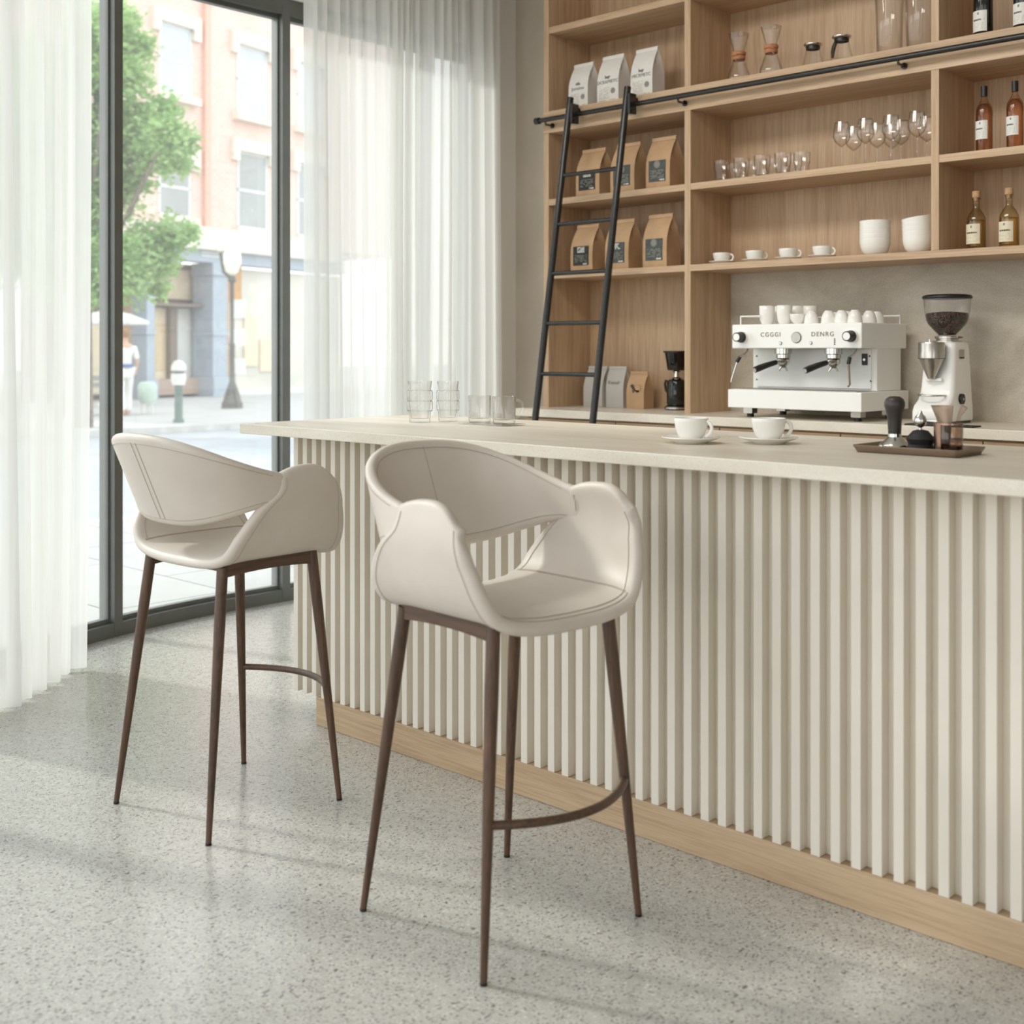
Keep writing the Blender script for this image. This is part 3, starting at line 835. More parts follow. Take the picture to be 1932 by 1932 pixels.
WL = ['wine glass at the front, closest to the tumblers', 'wine glass at the front, second from the tumblers', 'wine glass at the front, third from the tumblers', 'wine glass at the front beside the oak upright',
      'wine glass at the rear, between the first two front wine glasses', 'wine glass at the rear, between the second and third front wine glasses', 'wine glass at the rear, between the last two front wine glasses', 'wine glass at the rear, against the oak upright', 'wine glass at the rear, straight behind the third front one']
for i, (px, Y) in enumerate([(1588,5.215),(1633,5.215),(1681,5.215),(1730,5.215),(1611,5.36),(1655,5.36),(1700,5.36),(1749,5.36),(1683,5.43)]):
    p = on_y(px, 300, Y); o = make_wine() if wg is None else copy_tree(wg); wg = wg or o
    o.location = (p.x, Y, ZB1+.0003); o['label'] = WL[i]
    o.scale = (1.04,)*3

# ================================================================== CUPS, SAUCERS, BOWLS
def cup_prof(R, h):
    o = [(0,0),(R*.50,0),(R*.52,h*.05),(R*.62,h*.10),(R*.80,h*.28),(R*.93,h*.55),(R*.985,h*.85),(R,h)]
    i = [(R*.965,h*.99),(R*.945,h*.85),(R*.89,h*.55),(R*.75,h*.28),(R*.55,h*.14),(0,h*.12)]
    return o + [(R*.985,h*1.012)] + i
def make_cup(R, h, hr=.0042, name='coffee_cup', reach=.42):
    t = thing(name, (0,0,0), 'x', 'cup')
    MB().lathe(cup_prof(R,h), 40).build('bowl', porcelain, t, 60)
    pts = []
    for k in range(13):
        a = -1.35 + 2.75*k/12
        pts.append((R*.86 + (R*reach+.0)*math.cos(a)*1.05 + .10*R*(k/12), 0, h*.55 + h*.33*math.sin(a)))
    MB().tube(pts, hr, 10, flat=1.3).build('handle', porcelain, t, 60)
    return t
def saucer_prof(R):
    return [(0,.0),(R*.55,0),(R*.58,.004),(R*.9,.0125),(R,.0165),(R*.995,.0185),(R*.88,.0165),(R*.58,.0085),(R*.36,.0062),(0,.006)]
sc = None; cu = None
for i, (px, lb) in enumerate([(1365,'closest to the oak upright'), (1427,'second from the oak upright'), (1490,'third from the oak upright'), (1554,'nearest the stacked bowls')]):
    p = on_y(px, 480, 5.30)
    if sc is None:
        sc = MB().lathe(saucer_prof(.066), 40).build('saucer', porcelain, None, 60); s = sc
        cu = make_cup(.046, .054, .0036); c = cu
    else:
        s = sc.copy(); COL.objects.link(s); c = copy_tree(cu)
    s.location = (p.x, 5.285, ZC1+.0003); tag(s, 'white saucer on the lowest oak shelf, %s' % lb, 'saucer', 'saucers on the lowest shelf')
    c.location = (p.x, 5.285, ZC1+.0066); c.rotation_euler = (0,0,[.2,.75,.35,.25][i]); c['label'] = 'white coffee cup on its saucer on the lowest oak shelf, %s' % lb; c['group'] = 'cups on the lowest shelf'
def bowl_prof(R, h):
    return [(0,0),(R*.55,0),(R*.66,h*.06),(R*.84,h*.25),(R*.95,h*.55),(R*.99,h*.8),(R,h),(R*.975,h*1.01),(R*.94,h*.8),(R*.88,h*.5),(R*.7,h*.18),(0,h*.1)]
bw = None
for st, (px, tilt) in enumerate([(1651, 0), (1733, .0)]):
    p = on_y(px, 450, 5.265)
    for k in range(5):
        if bw is None: bw = MB().lathe(bowl_prof(.070, .075), 44).build('bowl', porcelain, None, 60); o = bw
        else: o = bw.copy(); COL.objects.link(o)
        tl = 0 if st == 0 else .03*k
        o.location = (p.x + (.0015*k if st else 0), 5.265, ZC1+.0003+k*.0215); o.rotation_euler = (tl*.4, -tl, 0)
        o.scale = (1,1,1)
        pos = ['bottom', 'second from the bottom', 'middle', 'second from the top', 'topmost'][k]
        tag(o, 'white bowl, %s in the stack %s on the lowest shelf' % (pos, ['near the cups', 'by the upright'][st]), 'bowl', 'stacked white bowls')

# ================================================================== BOTTLES
def arc_patch(m, r, a0, a1, z0, z1, th=.0006, n=14):
    P = []
    rings = []
    for k in range(n+1):
        a = a0 + (a1-a0)*k/n; c, s = math.cos(a), math.sin(a)
        rings.append([(r*c,r*s,z0),((r+th)*c,(r+th)*s,z0),((r+th)*c,(r+th)*s,z1),(r*c,r*s,z1)])
    m.loft(rings)
def curved_print(m, r, a0, a1, z0, z1, rows, rd, fill=.7, hm=.4):
    dz = (z1-z0)/rows
    for k in range(rows):
        a = a0
        while a < a1:
            l = rd.uniform(.04,.2)*(a1-a0)
            if rd.random() < fill: arc_patch(m, r, a, min(a+l,a1), z0+dz*k, z0+dz*k+dz*hm, .0004, 3)
            a += l + .03*(a1-a0)
def make_bottle(kind):
    t = thing('wine_bottle' if kind != 'whisky' else 'spirit_bottle', (0,0,0), 'x', 'bottle')
    rd = random.Random(hash(kind) % 1000 if False else len(kind)*7)
    if kind == 'wine':
        R = .040; prof = [(0,.004),(R*.8,0),(R,.006),(R,.19),(R*.93,.215),(R*.55,.25),(.0145,.268),(.0140,.31),(.0155,.312),(.0155,.325),(0,.325)]
        g, lm = dark_glass, label_white; l0, l1 = .022, .112
    elif kind == 'rose':
        R = .034; prof = [(0,.004),(R*.8,0),(R,.006),(R*1.02,.175),(R*.95,.195),(R*.6,.214),(.0125,.232),(.0118,.285),(0,.285)]
        g, lm = rose_glass, label_white; l0, l1 = .055, .135
    else:
        R = .040; prof = [(0,.004),(R*.85,0),(R,.006),(R,.118),(R*.96,.136),(R*.7,.158),(.017,.172),(.0135,.180),(.0135,.215),(.017,.217),(.017,.224),(0,.224)]
        g, lm = whisky_glass, label_cream; l0, l1 = .022, .108
    MB().lathe(prof, 36).build('glass_body', g, t, 60)
    if kind == 'wine':
        MB().lathe([(.0150,.262),(.0153,.31),(.0163,.312),(.0163,.327),(0,.3275)], 26).build('foil', rubber, t, 60)
    elif kind == 'rose':
        MB().lathe([(.0134,.243),(.0138,.287),(0,.288)], 26).build('cap', black_plastic, t, 60)
        MB().lathe([(0,.008),(R*.93,.008),(R*.95,.17),(R*.85,.19),(R*.5,.21),(0,.212)], 30).build('wine', amber_liq, t, 60)
    else:
        MB().lathe([(.011,.210),(.011,.224),(.0165,.2245),(.0175,.228),(.0172,.250),(.015,.253),(0,.253)], 24).build('stopper', cork, t, 60)
        MB().lathe([(0,.012),(R*.92,.012),(R*.92,.10),(R*.90,.126),(0,.127)], 30).build('spirit', whisky_liq, t, 60)
    A0, A1 = math.radians(-152), math.radians(-46)
    m = MB(); arc_patch(m, R*1.02+.0003, A0, A1, l0, l1, .0006, 18); la = m.build('bottle_label', lm, t, 60); la['label'] = 'printed paper label'
    m = MB(); r2 = R*1.02+.0010; W = A1-A0
    curved_print(m, r2, A0+.18*W, A0+.85*W, l0+(l1-l0)*.52, l0+(l1-l0)*.66, 1, rd, .95, .55)
    m.build('label_name', ink, la)
    m = MB(); curved_print(m, r2, A0+.2*W, A0+.8*W, l0+(l1-l0)*.12, l0+(l1-l0)*.46, 4, rd, .6, .2); 
    m.build('label_print', ink_light, la)
    m = MB(); arc_patch(m, r2, A0+.46*W, A0+.56*W, l0+(l1-l0)*.80, l0+(l1-l0)*.92, .0004, 6); m.build('label_emblem', ink_grey, la)
    return t
amber_liq = amber('rose_wine', (.90,.70,.54,1)); whisky_liq = amber('pale_spirit', (.88,.76,.46,1))
for kind, z, grp, spots in (('wine', ZA1, 'dark wine bottles on the rail shelf', [(1855,5.24,'dark wine bottle with white label on the rail shelf, the one nearer the upright'),(1931,5.24,'dark wine bottle with white label on the rail shelf, cut by the picture edge')]),
        ('rose', ZB1, 'rose wine bottles on the middle shelf', [(1857,5.235,'slim rose wine bottle with black cap on the middle shelf, nearer the oak upright'),(1915,5.225,'rose wine bottle with black cap on the middle shelf, farther from the oak upright')]),
        ('whisky', ZC1, 'corked spirit bottles on the lowest shelf', [(1842,5.235,'corked spirit bottle with cream label on the lowest shelf, nearer the oak upright'),(1904,5.225,'corked spirit bottle with cream label on the lowest shelf, farther from the oak upright')])):
    first = None
    for px, Y, lb in spots:
        p = on_y(px, 400, Y); o = make_bottle(kind) if first is None else copy_tree(first); first = first or o
        o.location = (p.x, Y, z+.0003); o['label'] = lb; o['group'] = grp
# ================================================================== ESPRESSO MACHINE
EM = (-2.98, 5.22, .9983)
em = thing('espresso_machine', EM, 'white two group espresso machine on the rear worktop with cups on top', 'coffee machine')
x0, x1, yf, yb = -3.334, -2.632, 5.0, 5.462
W = dict(world=True)
MB().box(x0, x1, yf, yb, 1.045, 1.132).build('drip_tray_housing', white_enamel, em, bevel=.004, **W)
m = MB().box(x0+.02, x1-.03, yf+.012, 5.195, 1.132, 1.1345)
m.build('drip_grate', brushed, em, **W)
m = MB()
for i in range(34): m.box(x0+.03+i*.0188, x0+.036+i*.0188, yf+.02, 5.19, 1.1345, 1.136)
m.build('grate_bars', chrome, em, **W)
MB().box(-3.32, -2.66, 5.2, 5.44, 1.1325, 1.330).build('body', white_enamel, em, bevel=.004, **W)
MB().box(-3.29, -2.685, 5.192, 5.2, 1.142, 1.328).build('splash_panel', white_enamel, em, bevel=.002, **W)
MB().box(-3.322, -2.640, 5.018, 5.455, 1.329, 1.444).build('head', white_enamel, em, bevel=.005, **W)
m = MB()
for (x, y) in ((-3.27,5.10),(-2.70,5.10),(-3.27,5.40),(-2.70,5.40)):
    f = MB().cyl((x,y,.9985), .017, .022, 18).build('foot', black_plastic, em, 40, **W)
    MB().box(x-.024, x+.024, y-.024, y+.024, 1.0155, 1.046).build('foot_block', brushed, f).location = (-EM[0], -EM[1], -EM[2])
def disc_y(m, c, r, h, seg=28, r2=None):
    """a disc whose axis points to -Y, front face at c.y-h"""
    n = len(m.v); m.cyl((0,0,0), r, h, seg, r2)
    M = Matrix.Translation(c) @ Matrix.Rotation(PI/2,4,'X')
    for i in range(n, len(m.v)): m.v[i] = tuple(M @ Vector(m.v[i]))
    return m
for px in (1397, 1604):
    p = on_y(px+5, 634, 5.018); z = 1.383
    k = disc_y(MB(), (p.x, 5.018, z), .029, .014, 30).build('dial_base', white_enamel, em, 40, **W)
    k = disc_y(disc_y(MB(), (p.x, 5.004, z), .026, .012), (p.x, 4.992, z), .024, .032, 30, .022).build('steam_knob', black_plastic, em, 40, **W)
    kf = disc_y(MB(), (p.x, 4.9605, z), .0175, .002).build('knob_face', white_enamel, k); kf.location = (-EM[0], -EM[1], -EM[2])
p = on_y(1503, 635, 5.018)
g = disc_y(MB(), (p.x, 5.0165, 1.380), .0255, .003, 32).build('gauge', ink, em, 40, **W)
gf = disc_y(MB(), (p.x, 5.0135, 1.380), .0235, .0015, 32).build('gauge_face', brushed, g); gf.location = (-EM[0], -EM[1], -EM[2])
for px in (1473, 1530):
    p = on_y(px, 645, 5.018)
    b = disc_y(MB(), (p.x, 5.0165, 1.354), .0075, .0025, 20).build('button', ink_grey, em, 40, **W)
    bf = disc_y(MB(), (p.x, 5.014, 1.354), .0055, .002, 20).build('button_face', white_enamel, b); bf.location = (-EM[0], -EM[1], -EM[2])
for s, px in (('CGGGI', 1454), ('DENRG', 1552)):
    p = on_y(px, 629, 5.018)
    text('lettering', s, .030, bronze, em, Mf(p.x-EM[0], 5.0172-EM[1], 1.3935-EM[2]), .0012, 1.25)
p = on_y(1575, 645, 5.018)
m = MB()
for k in range(4): m.box(p.x-.003, p.x+.003, 5.0162, 5.0175, 1.345+.008*k, 1.350+.008*k)
m.build('indicator', ink, em, **W)
p = on_y(1632, 680, 5.192)
sw = MB().box(p.x-.014, p.x+.014, 5.186, 5.192, 1.252, 1.305).build('power_switch', black_plastic, em, bevel=.002, **W)
s_ = disc_y(MB(), (p.x, 5.186, 1.277), .006, .003, 16).build('switch_light', chrome, sw); s_.location = (-EM[0], -EM[1], -EM[2])
m = MB()
for (px, py) in ((1428,672),(1428,716),(1641,672),(1643,719)):
    p = on_y(px, py, 5.192); disc_y(m, (p.x, 5.192, p.z), .004, .0025, 12)
m.build('screw', ink, em, **W)
# group heads with portafilters
for px in (1477, 1572):
    p = on_y(px, 660, 5.09); x = p.x
    gh = MB().lathe([(0,1.2775),(.026,1.2775),(.034,1.284),(.034,1.300),(.040,1.304),(.040,1.329),(0,1.329)], 32, (x,5.095,0)).build('group_head', chrome, em, 50, **W)
    pf = MB().lathe([(0,1.236),(.010,1.238),(.022,1.250),(.0305,1.262),(.0315,1.2775),(0,1.2775)], 30, (x,5.095,0))
    pf.tube([(x,5.068,1.268),(x-.004,5.03,1.262)], .0085, 12)
    pf.tube([(x,5.095,1.246),(x-.012,5.088,1.236),(x-.018,5.082,1.222)], .005, 8).tube([(x,5.095,1.246),(x+.010,5.10,1.236),(x+.015,5.104,1.222)], .005, 8)
    pfo = pf.build('portafilter', chrome, em, 50, **W)
    h = MB().tube([(x-.004,5.035,1.263),(x-.008,5.015,1.259),(x-.018,4.975,1.250),(x-.030,4.93,1.237),(x-.036,4.905,1.229)], [.0115,.0125,.014,.0155,.0145], 16)
    ho = h.build('portafilter_handle', black_plastic, pfo, 50); ho.location = (-EM[0], -EM[1], -EM[2])
    e = MB().tube([(x-.0355,4.907,1.2295),(x-.0368,4.9015,1.2275)], .0105, 14).build('handle_cap', chrome, pfo, 50); e.location = (-EM[0], -EM[1], -EM[2])
# steam wands
xs = on_y(1403, 660, 5.07).x
w = MB().tube([(xs+.012,5.09,1.329),(xs+.012,5.08,1.312),(xs+.003,5.07,1.300),(xs-.012,5.055,1.286)], .0055, 10).build('steam_wand', chrome, em, 50, **W)
o = MB().tube([(xs-.011,5.056,1.288),(xs-.022,5.05,1.268),(xs-.024,5.049,1.262)], .009, 10).build('wand_grip', black_plastic, w, 50); o.location = (-EM[0], -EM[1], -EM[2])
o = MB().tube([(xs-.023,5.049,1.265),(xs-.045,5.035,1.18),(xs-.047,5.034,1.165)], .0048, 10).build('wand_tube', chrome, w, 50); o.location = (-EM[0], -EM[1], -EM[2])
xs = on_y(1612, 660, 5.07).x
w = MB().tube([(xs+.004,5.09,1.329),(xs+.004,5.08,1.315),(xs-.004,5.07,1.300),(xs-.016,5.055,1.288)], .0055, 10).build('steam_wand', chrome, em, 50, **W)
o = MB().tube([(xs-.015,5.056,1.289),(xs-.019,5.053,1.266),(xs-.019,5.053,1.258)], .009, 10).build('wand_grip', black_plastic, w, 50); o.location = (-EM[0], -EM[1], -EM[2])
o = MB().tube([(xs-.019,5.053,1.262),(xs-.014,5.053,1.165),(xs-.022,5.05,1.155)], .0048, 10).build('wand_tube', bronze, w, 50); o.location = (-EM[0], -EM[1], -EM[2])
# cup rail on top
m = MB().tube([(-3.29,5.045,1.444),(-3.29,5.045,1.484)], .0035, 8)
m.tube([(-3.29,5.045,1.484),(-3.29,5.44,1.484),(-2.665,5.44,1.484),(-2.665,5.44,1.444)], .0035, 8).tube([(-3.29,5.045,1.484),(-3.18,5.045,1.484)], .0035, 8).tube([(-3.29,5.44,1.444),(-3.29,5.44,1.484)], .0035, 8)
m.build('cup_rail', white_enamel, em, 50, **W)
# cups warming on the machine
def tall_prof(R, h): 
    o = [(0,0),(R*.62,0),(R*.70,h*.03),(R*.88,h*.22),(R*.97,h*.55),(R,h)]
    return o + [(R*.97,h*1.008)] + [(R*.93,h*.55),(R*.82,h*.22),(0,h*.10)]
tallm = MB().lathe(tall_prof(.037,.088), 36)
tc = None; ZT = 1.4443
def dome_prof(R, h):
    return [(R*.97,0),(R,0),(R*.985,h*.15),(R*.92,h*.45),(R*.78,h*.72),(R*.60,h*.90),(R*.50,h*.94),(R*.50,h),(R*.44,h),(R*.42,h*.95),(0,h*.93)]
dc = None
cups = [(1447,5.092,'tall','tall white cup at the machine front, first of the front row'), (1480,5.092,'tall','tall white cup at the machine front, next to the low open cup'),
        (1506,5.08,'low','low open white cup on the machine, between tall and upturned cups'),
        (1531,5.075,'dome','upturned white cup on the machine top, above the pressure gauge side'), (1563,5.075,'dome','upturned white cup on the machine top, middle of the upturned front row'), (1613,5.075,'dome','upturned white cup at the front corner, above the right steam knob'),
        (1470,5.20,'tall','tall white cup in the second row, seen between the two front tall cups'), (1502,5.20,'tall','tall white cup in the second row on the machine top, behind the low open cup'), (1527,5.24,'tall','tall white cup in the second row on the machine top, farthest along'),
        (1588,5.09,'dome','upturned white cup in the front row, just before the corner one'), (1600,5.22,'dome','upturned white cup in the second row on the machine top'), (1640,5.22,'dome','upturned white cup in the second row, above the side panel of the machine'),
        (1578,5.33,'dome','upturned white cup in the rear row on the machine top, farther from the grinder'), (1655,5.34,'dome','upturned white cup in the rear row on the machine top, closest to the grinder')]
protos = {}
for px, Y, kd, lb in cups:
    p = on_y(px, 600, Y)
    if kd not in protos:
        pr = {'tall': tall_prof(.037,.088), 'low': cup_prof(.039,.045), 'dome': dome_prof(.034,.058)}[kd]
        o = MB().lathe(pr, 36).build('cup', porcelain, None, 60); protos[kd] = o
    else: o = protos[kd].copy(); COL.objects.link(o)
    o.location = (p.x, Y, ZT+.0003); tag(o, lb, 'cup', 'cups on the espresso machine')

# ================================================================== COFFEE GRINDER
GX, GY, GZ = -2.365, 5.262, .9983
gr = thing('coffee_grinder', (GX, GY, GZ), 'white coffee grinder with a glass hopper of dark beans beside the espresso machine', 'grinder')
def rrect(hw, y0, y1, z, r=.02, n=5):
    pts = []; r = min(r, hw*.9, (y1-y0)/2*.9)
    for cx, cy, a in ((hw-r,y0+r,-PI/2),(hw-r,y1-r,0),(-hw+r,y1-r,PI/2),(-hw+r,y0+r,PI)):
        for k in range(n+1):
            b = a + PI/2*k/n; pts.append((cx+r*math.cos(b), cy+r*math.sin(b), z))
    return pts
secs = [(.080,-.165,.115,.012),(.082,-.168,.118,.018),(.082,-.166,.118,.055),(.081,-.150,.117,.080),(.079,-.118,.116,.100),(.078,-.098,.115,.125),(.077,-.088,.114,.16),(.074,-.076,.110,.24),(.071,-.066,.104,.33),(.069,-.060,.102,.352),(.063,-.052,.096,.358)]
gb = MB().loft([rrect(hw,a,b,z,.022) for hw,a,b,z in secs]).build('grinder_body', white_enamel, gr, 40)
MB().loft([rrect(.076,-.155,.11,0,.02), rrect(.076,-.155,.11,.012,.02)]).build('base_pad', black_plastic, gr, 40)
MB().lathe([(0,.358),(.062,.358),(.062,.364),(.046,.366),(.046,.372),(.052,.374),(.052,.384),(.040,.386),(0,.386)], 36, (0,.02,0)).tube([(.05,.02,.379),(.075,.01,.379)], .004, 8).build('adjust_collar', brushed, gr, 40)
hp = [(.038,.386),(.040,.394),(.058,.412),(.082,.440),(.090,.458),(.097,.50),(.1015,.553)]
hop = MB().lathe(hp, 44, (0,.02,0)).build('hopper', glass, gr, 60)
bl = [(0,.388),(.036,.390),(.038,.395),(.056,.413),(.080,.441),(.0875,.458),(.0905,.478),(.088,.487),(.06,.491),(0,.492)]
def bean_mat():
    t = NT('roasted_coffee_beans'); v = t.coords()
    vo = t.node('ShaderNodeTexVoronoi'); vo.inputs['Scale'].default_value = 115; t.link(v, vo.inputs['Vector'])
    c = t.ramp(vo.outputs['Distance'], [(.0, rgb(132,98,76)), (.35, rgb(72,48,38)), (.7, rgb(24,16,13))])
    t.bump(t.math('SUBTRACT', 1.0, vo.outputs['Distance']), 1.0, .006)
    return t.set(c, .35)
beans_m = bean_mat()
bo = MB().lathe(bl, 44, (0,.02,0)).build('coffee_beans', beans_m, hop, 60); bo['kind'] = 'stuff'
bm_ = MB(); rr = random.Random(5)
for k in range(170):
    a = rr.uniform(0,2*PI); rad = .082*math.sqrt(rr.random()); zc = .4915
    L, Wd = .0062, .0042; th = rr.uniform(0,PI); ring = []
    base = len(bm_.v)
    bm_.lathe([(0,-.0032),(.0030,-.0018),(.0040,0),(.0030,.0018),(0,.0032)], 7)
    M = Matrix.Translation((rad*math.cos(a), .02+rad*math.sin(a), zc - .006*(rad/.082)**2)) @ Matrix.Rotation(th,4,'Z') @ Matrix.Rotation(rr.uniform(-.5,.5),4,'X') @ Matrix.Diagonal((1.45,1,1,1))
    for i in range(base, len(bm_.v)): bm_.v[i] = tuple(M @ Vector(bm_.v[i]))
q = bm_.build('coffee_beans', beans_m, hop, 60); q['kind'] = 'stuff'
MB().lathe([(0,.551),(.104,.551),(.1065,.555),(.1065,.560),(.102,.566),(.085,.570),(0,.571)], 44, (0,.02,0)).build('hopper_lid', black_plastic, gr, 40)
ch = MB().lathe([(.012,.196),(.016,.198),(.052,.282),(.0565,.286),(.0565,.352),(.054,.357),(0,.358)], 40, (-.012,-.112,0)).build('dosing_chamber', brushed, gr, 35)
MB().lathe([(.0572,.2845),(.0572,.2875)], 40, (-.012,-.112,0)).build('chamber_seam', ink, ch)
MB().tube([(-.02,-.112,.357),(-.02,-.112,.37)], .005, 10).build('chamber_knob', chrome, ch, 40)
m = MB().box(-.045, .03, -.105, -.085, .186, .2)
m.build('chute', white_enamel, gr, bevel=.003)
m = MB().tube([(-.06,-.088,.128),(-.062,-.135,.126),(-.03,-.162,.124),(.02,-.16,.124),(.045,-.13,.124),(.048,-.09,.124)], .0042, 10)
m.build('portafilter_fork', chrome, gr, 50)
m = MB().box(.0735,.0745, -.02, .03, .285, .325); 
pl = m.build('maker_plate', brushed, gr); MB().box(.0746,.0750, -.018, .028, .286, .292).build('plate_band', ink, pl)
n = len(m.v)
kn = MB().cyl((0,0,0), .0235, .014, 26).xform(Matrix.Translation((.0755,-.018,.108)) @ Matrix.Rotation(PI/2,4,'Y')).build('side_knob', black_plastic, gr, 40)
MB().cyl((0,0,0), .028, .003, 28).xform(Matrix.Translation((.0755,-.018,.108)) @ Matrix.Rotation(PI/2,4,'Y')).build('knob_ring', white_enamel, gr, 40)
MB().cyl((0,0,0), .006, .004, 14).xform(Matrix.Translation((.0885,-.018,.108)) @ Matrix.Rotation(PI/2,4,'Y')).build('knob_pin', chrome, kn, 40)
disc = disc_y(MB(), (0,-.083,.162), .004, .004, 12).build('screw', ink_grey, gr, 40)
# dark mat in front of the grinder
a = on_z(1738, 804, .998)
o = MB().box(-.14,.16,-.045,.045,0,.006).build('bar_mat', rubber, None, bevel=.002); o.location = (a.x+.05, 5.03, .9983)
tag(o, 'thin dark bar mat lying in front of the white coffee grinder', 'mat')

# ================================================================== ON THE FRONT BAR
ZBAR = 1.0573
def bar_at(px, py): return on_z(px, py, 1.057)
p = bar_at(792, 797)
def stack_glass(R, h, bands):
    m = MB(); seg = 60; nf = 15
    def ring(r, z, fl):
        return [(r*(1+fl*math.cos(nf*2*PI*k/seg))*math.cos(2*PI*k/seg), r*(1+fl*math.cos(nf*2*PI*k/seg))*math.sin(2*PI*k/seg), z) for k in range(seg)]
    o = [ring(R*.82,0,0), ring(R*.84,.003,.012), ring(R*.88,h*.26,.02)]
    for (za, zb, r) in bands:
        o += [ring(R*(r-.07), h*za, 0), ring(R*r, h*(za+.025), .03), ring(R*r, h*(zb-.02), .03), ring(R*(r-.07), h*zb, 0)]
    o += [ring(R*.90, h*.80, 0), ring(R*.985, h*.985, 0), ring(R*.985, h, 0)]
    m.loft(o, False); m.f.append(tuple(range(seg))[::-1]); m.m.append(0)
    q = len(m.v)
    m.loft([ring(R*.70,.014,0), ring(R*.80,h*.3,0), ring(R*.9,h*.5,0), ring(R*.84,h*.78,0), ring(R*.95,h,0)], False)
    m.f.append(tuple(q+k for k in range(seg))); m.m.append(0)
    m.loft([ring(R*.985,h,0), ring(R*.967,h+.001,0), ring(R*.95,h,0)], False)
    return m
BG = [(.28,.52,1.03),(.53,.77,1.03)]
cut_glass = thin_glass('cut_glass', (.99,.988,.98,1), (.42,.41,.38,1), .3, 4.0, .02)
ag = thing('ribbed_glass', (p.x, p.y, ZBAR), 'tall ribbed clear glass on the bar, farther along towards the bar end', 'glass', 'tall ribbed glasses on the bar')
MB_ = stack_glass(.045, .150, BG); gbd = MB_.build('glass_wall', cut_glass, ag, 40)
m = MB()
for z in (.042,.078,.116): m.lathe([(.0455,z-.0012),(.0468,z),(.0455,z+.0012),(.0442,z)], 40, closed=True)
m.build('ridge', cut_glass, ag, 60)
p = bar_at(845, 795); a2 = copy_tree(ag); a2.location = (p.x, p.y, ZBAR); a2.rotation_euler = (0,0,.6); a2.scale = (.9,.9,.98)
a2['label'] = 'tall ribbed clear glass on the bar, next to the handled glass mugs'
def make_mug():
    t = thing('glass_mug', (0,0,0), 'x', 'mug', 'glass mugs on the bar')
    prof = [(0,0),(.036,0),(.039,.004),(.040,.03),(.041,.094)]
    MB().lathe(prof + [(.0395,.0955)] + [(.0375,.094),(.0365,.03),(.034,.014),(0,.013)], 44).build('glass_wall', cut_glass, t, 60)
    MB().tube([(.039,0,.080),(.052,0,.084),(.064,0,.074),(.067,0,.055),(.060,0,.034),(.046,0,.022),(.039,0,.020)], .0055, 10).build('handle', cut_glass, t, 60)
    return t
mg = None
for i, (px, py, lb) in enumerate([(905, 800, 'clear glass mug on the bar, closer to the ribbed glasses'), (951, 803, 'clear glass mug on the bar, closer to the ladder feet')]):
    p = bar_at(px, py)
    pl = MB().box(-.055,.055,-.055,.055,0,.006).build('glass_coaster', glass, None, bevel=.002); pl.location = (p.x, p.y, ZBAR); pl.rotation_euler = (0,0,.12)
    tag(pl, ['square clear glass coaster under the mug nearer the ribbed glasses', 'square clear glass coaster under the mug nearer the ladder'][i], 'coaster', 'glass coasters on the bar')
    o = make_mug() if mg is None else copy_tree(mg); mg = mg or o
    o.location = (p.x, p.y, ZBAR+.0062); o['label'] = lb; o.rotation_euler = (0,0,[.75,.62][i])
# two cups on saucers
sz = MB().lathe(saucer_prof(.083), 48).build('saucer', porcelain, None, 60)
cz = make_cup(.048, .064, .0042, reach=.40)
for i, (px, py, lb, rz) in enumerate([(1304, 836, 'farther from the tray', .15), (1450, 836.5, 'closer to the tray', .72)]):
    p = bar_at(px, py)
    s = sz if i == 0 else sz.copy(); c = cz if i == 0 else copy_tree(cz)
    if i: COL.objects.link(s)
    s.location = (p.x, p.y, ZBAR); tag(s, 'white saucer on the front bar, the one %s' % lb, 'saucer', 'saucers on the front bar')
    c.location = (p.x, p.y, ZBAR+.0066); c.rotation_euler = (0,0,rz); c['label'] = 'white coffee cup on a saucer on the front bar, the one %s' % lb; c['group'] = 'cups on the front bar'
# barista tray
TX0, TX1, TY0, TY1 = -1.552, -1.270, 2.895, 3.068
m = MB()
def rr2(x0,x1,y0,y1,z,r=.012): 
    cx, cy = (x0+x1)/2, (y0+y1)/2
    return [(px+cx, py+cy, pz) for px,py,pz in rrect((x1-x0)/2, -(y1-y0)/2, (y1-y0)/2, z, r)]
m.loft([rr2(TX0+.008,TX1-.008,TY0+.008,TY1-.008,ZBAR), rr2(TX0,TX1,TY0,TY1,ZBAR+.016), rr2(TX0,TX1,TY0,TY1,ZBAR+.019), rr2(TX0+.005,TX1-.005,TY0+.005,TY1-.005,ZBAR+.019), rr2(TX0+.010,TX1-.010,TY0+.010,TY1-.010,ZBAR+.005)])
o = m.build('serving_tray', bronze, None, 35, world=True, loc=(-1.41,2.98,ZBAR)); tag(o, 'bronze metal tray on the front bar holding the tamper and tools', 'tray')
ZT2 = ZBAR + .0055
p = on_y(1688, 845, 2.995)
tm = thing('tamper', (p.x, 2.995, ZT2), 'coffee tamper with dark bulb handle and polished base on the bronze tray', 'tamper')
MB().lathe([(0,0),(.040,0),(.042,.003),(.042,.008),(.038,.013),(.025,.024),(.017,.032),(.0165,.040),(0,.040)], 40).build('tamper_base', chrome, tm, 40)
MB().lathe([(0,.040),(.0165,.040),(.0168,.05),(.018,.075),(.022,.098),(.0262,.112),(.0262,.122),(.022,.131),(.013,.137),(0,.138)], 36).build('handle', plain('dark_wood_handle', rgb(52,46,42), .38, 0, .2, 30), tm, 60)
p = on_y(1741, 848, 2.975)
kb = thing('rubber_knock_stand', (p.x-.006, 2.975, ZT2), 'squat black rubber holder with a chrome ball on the bronze tray', 'coffee tool')
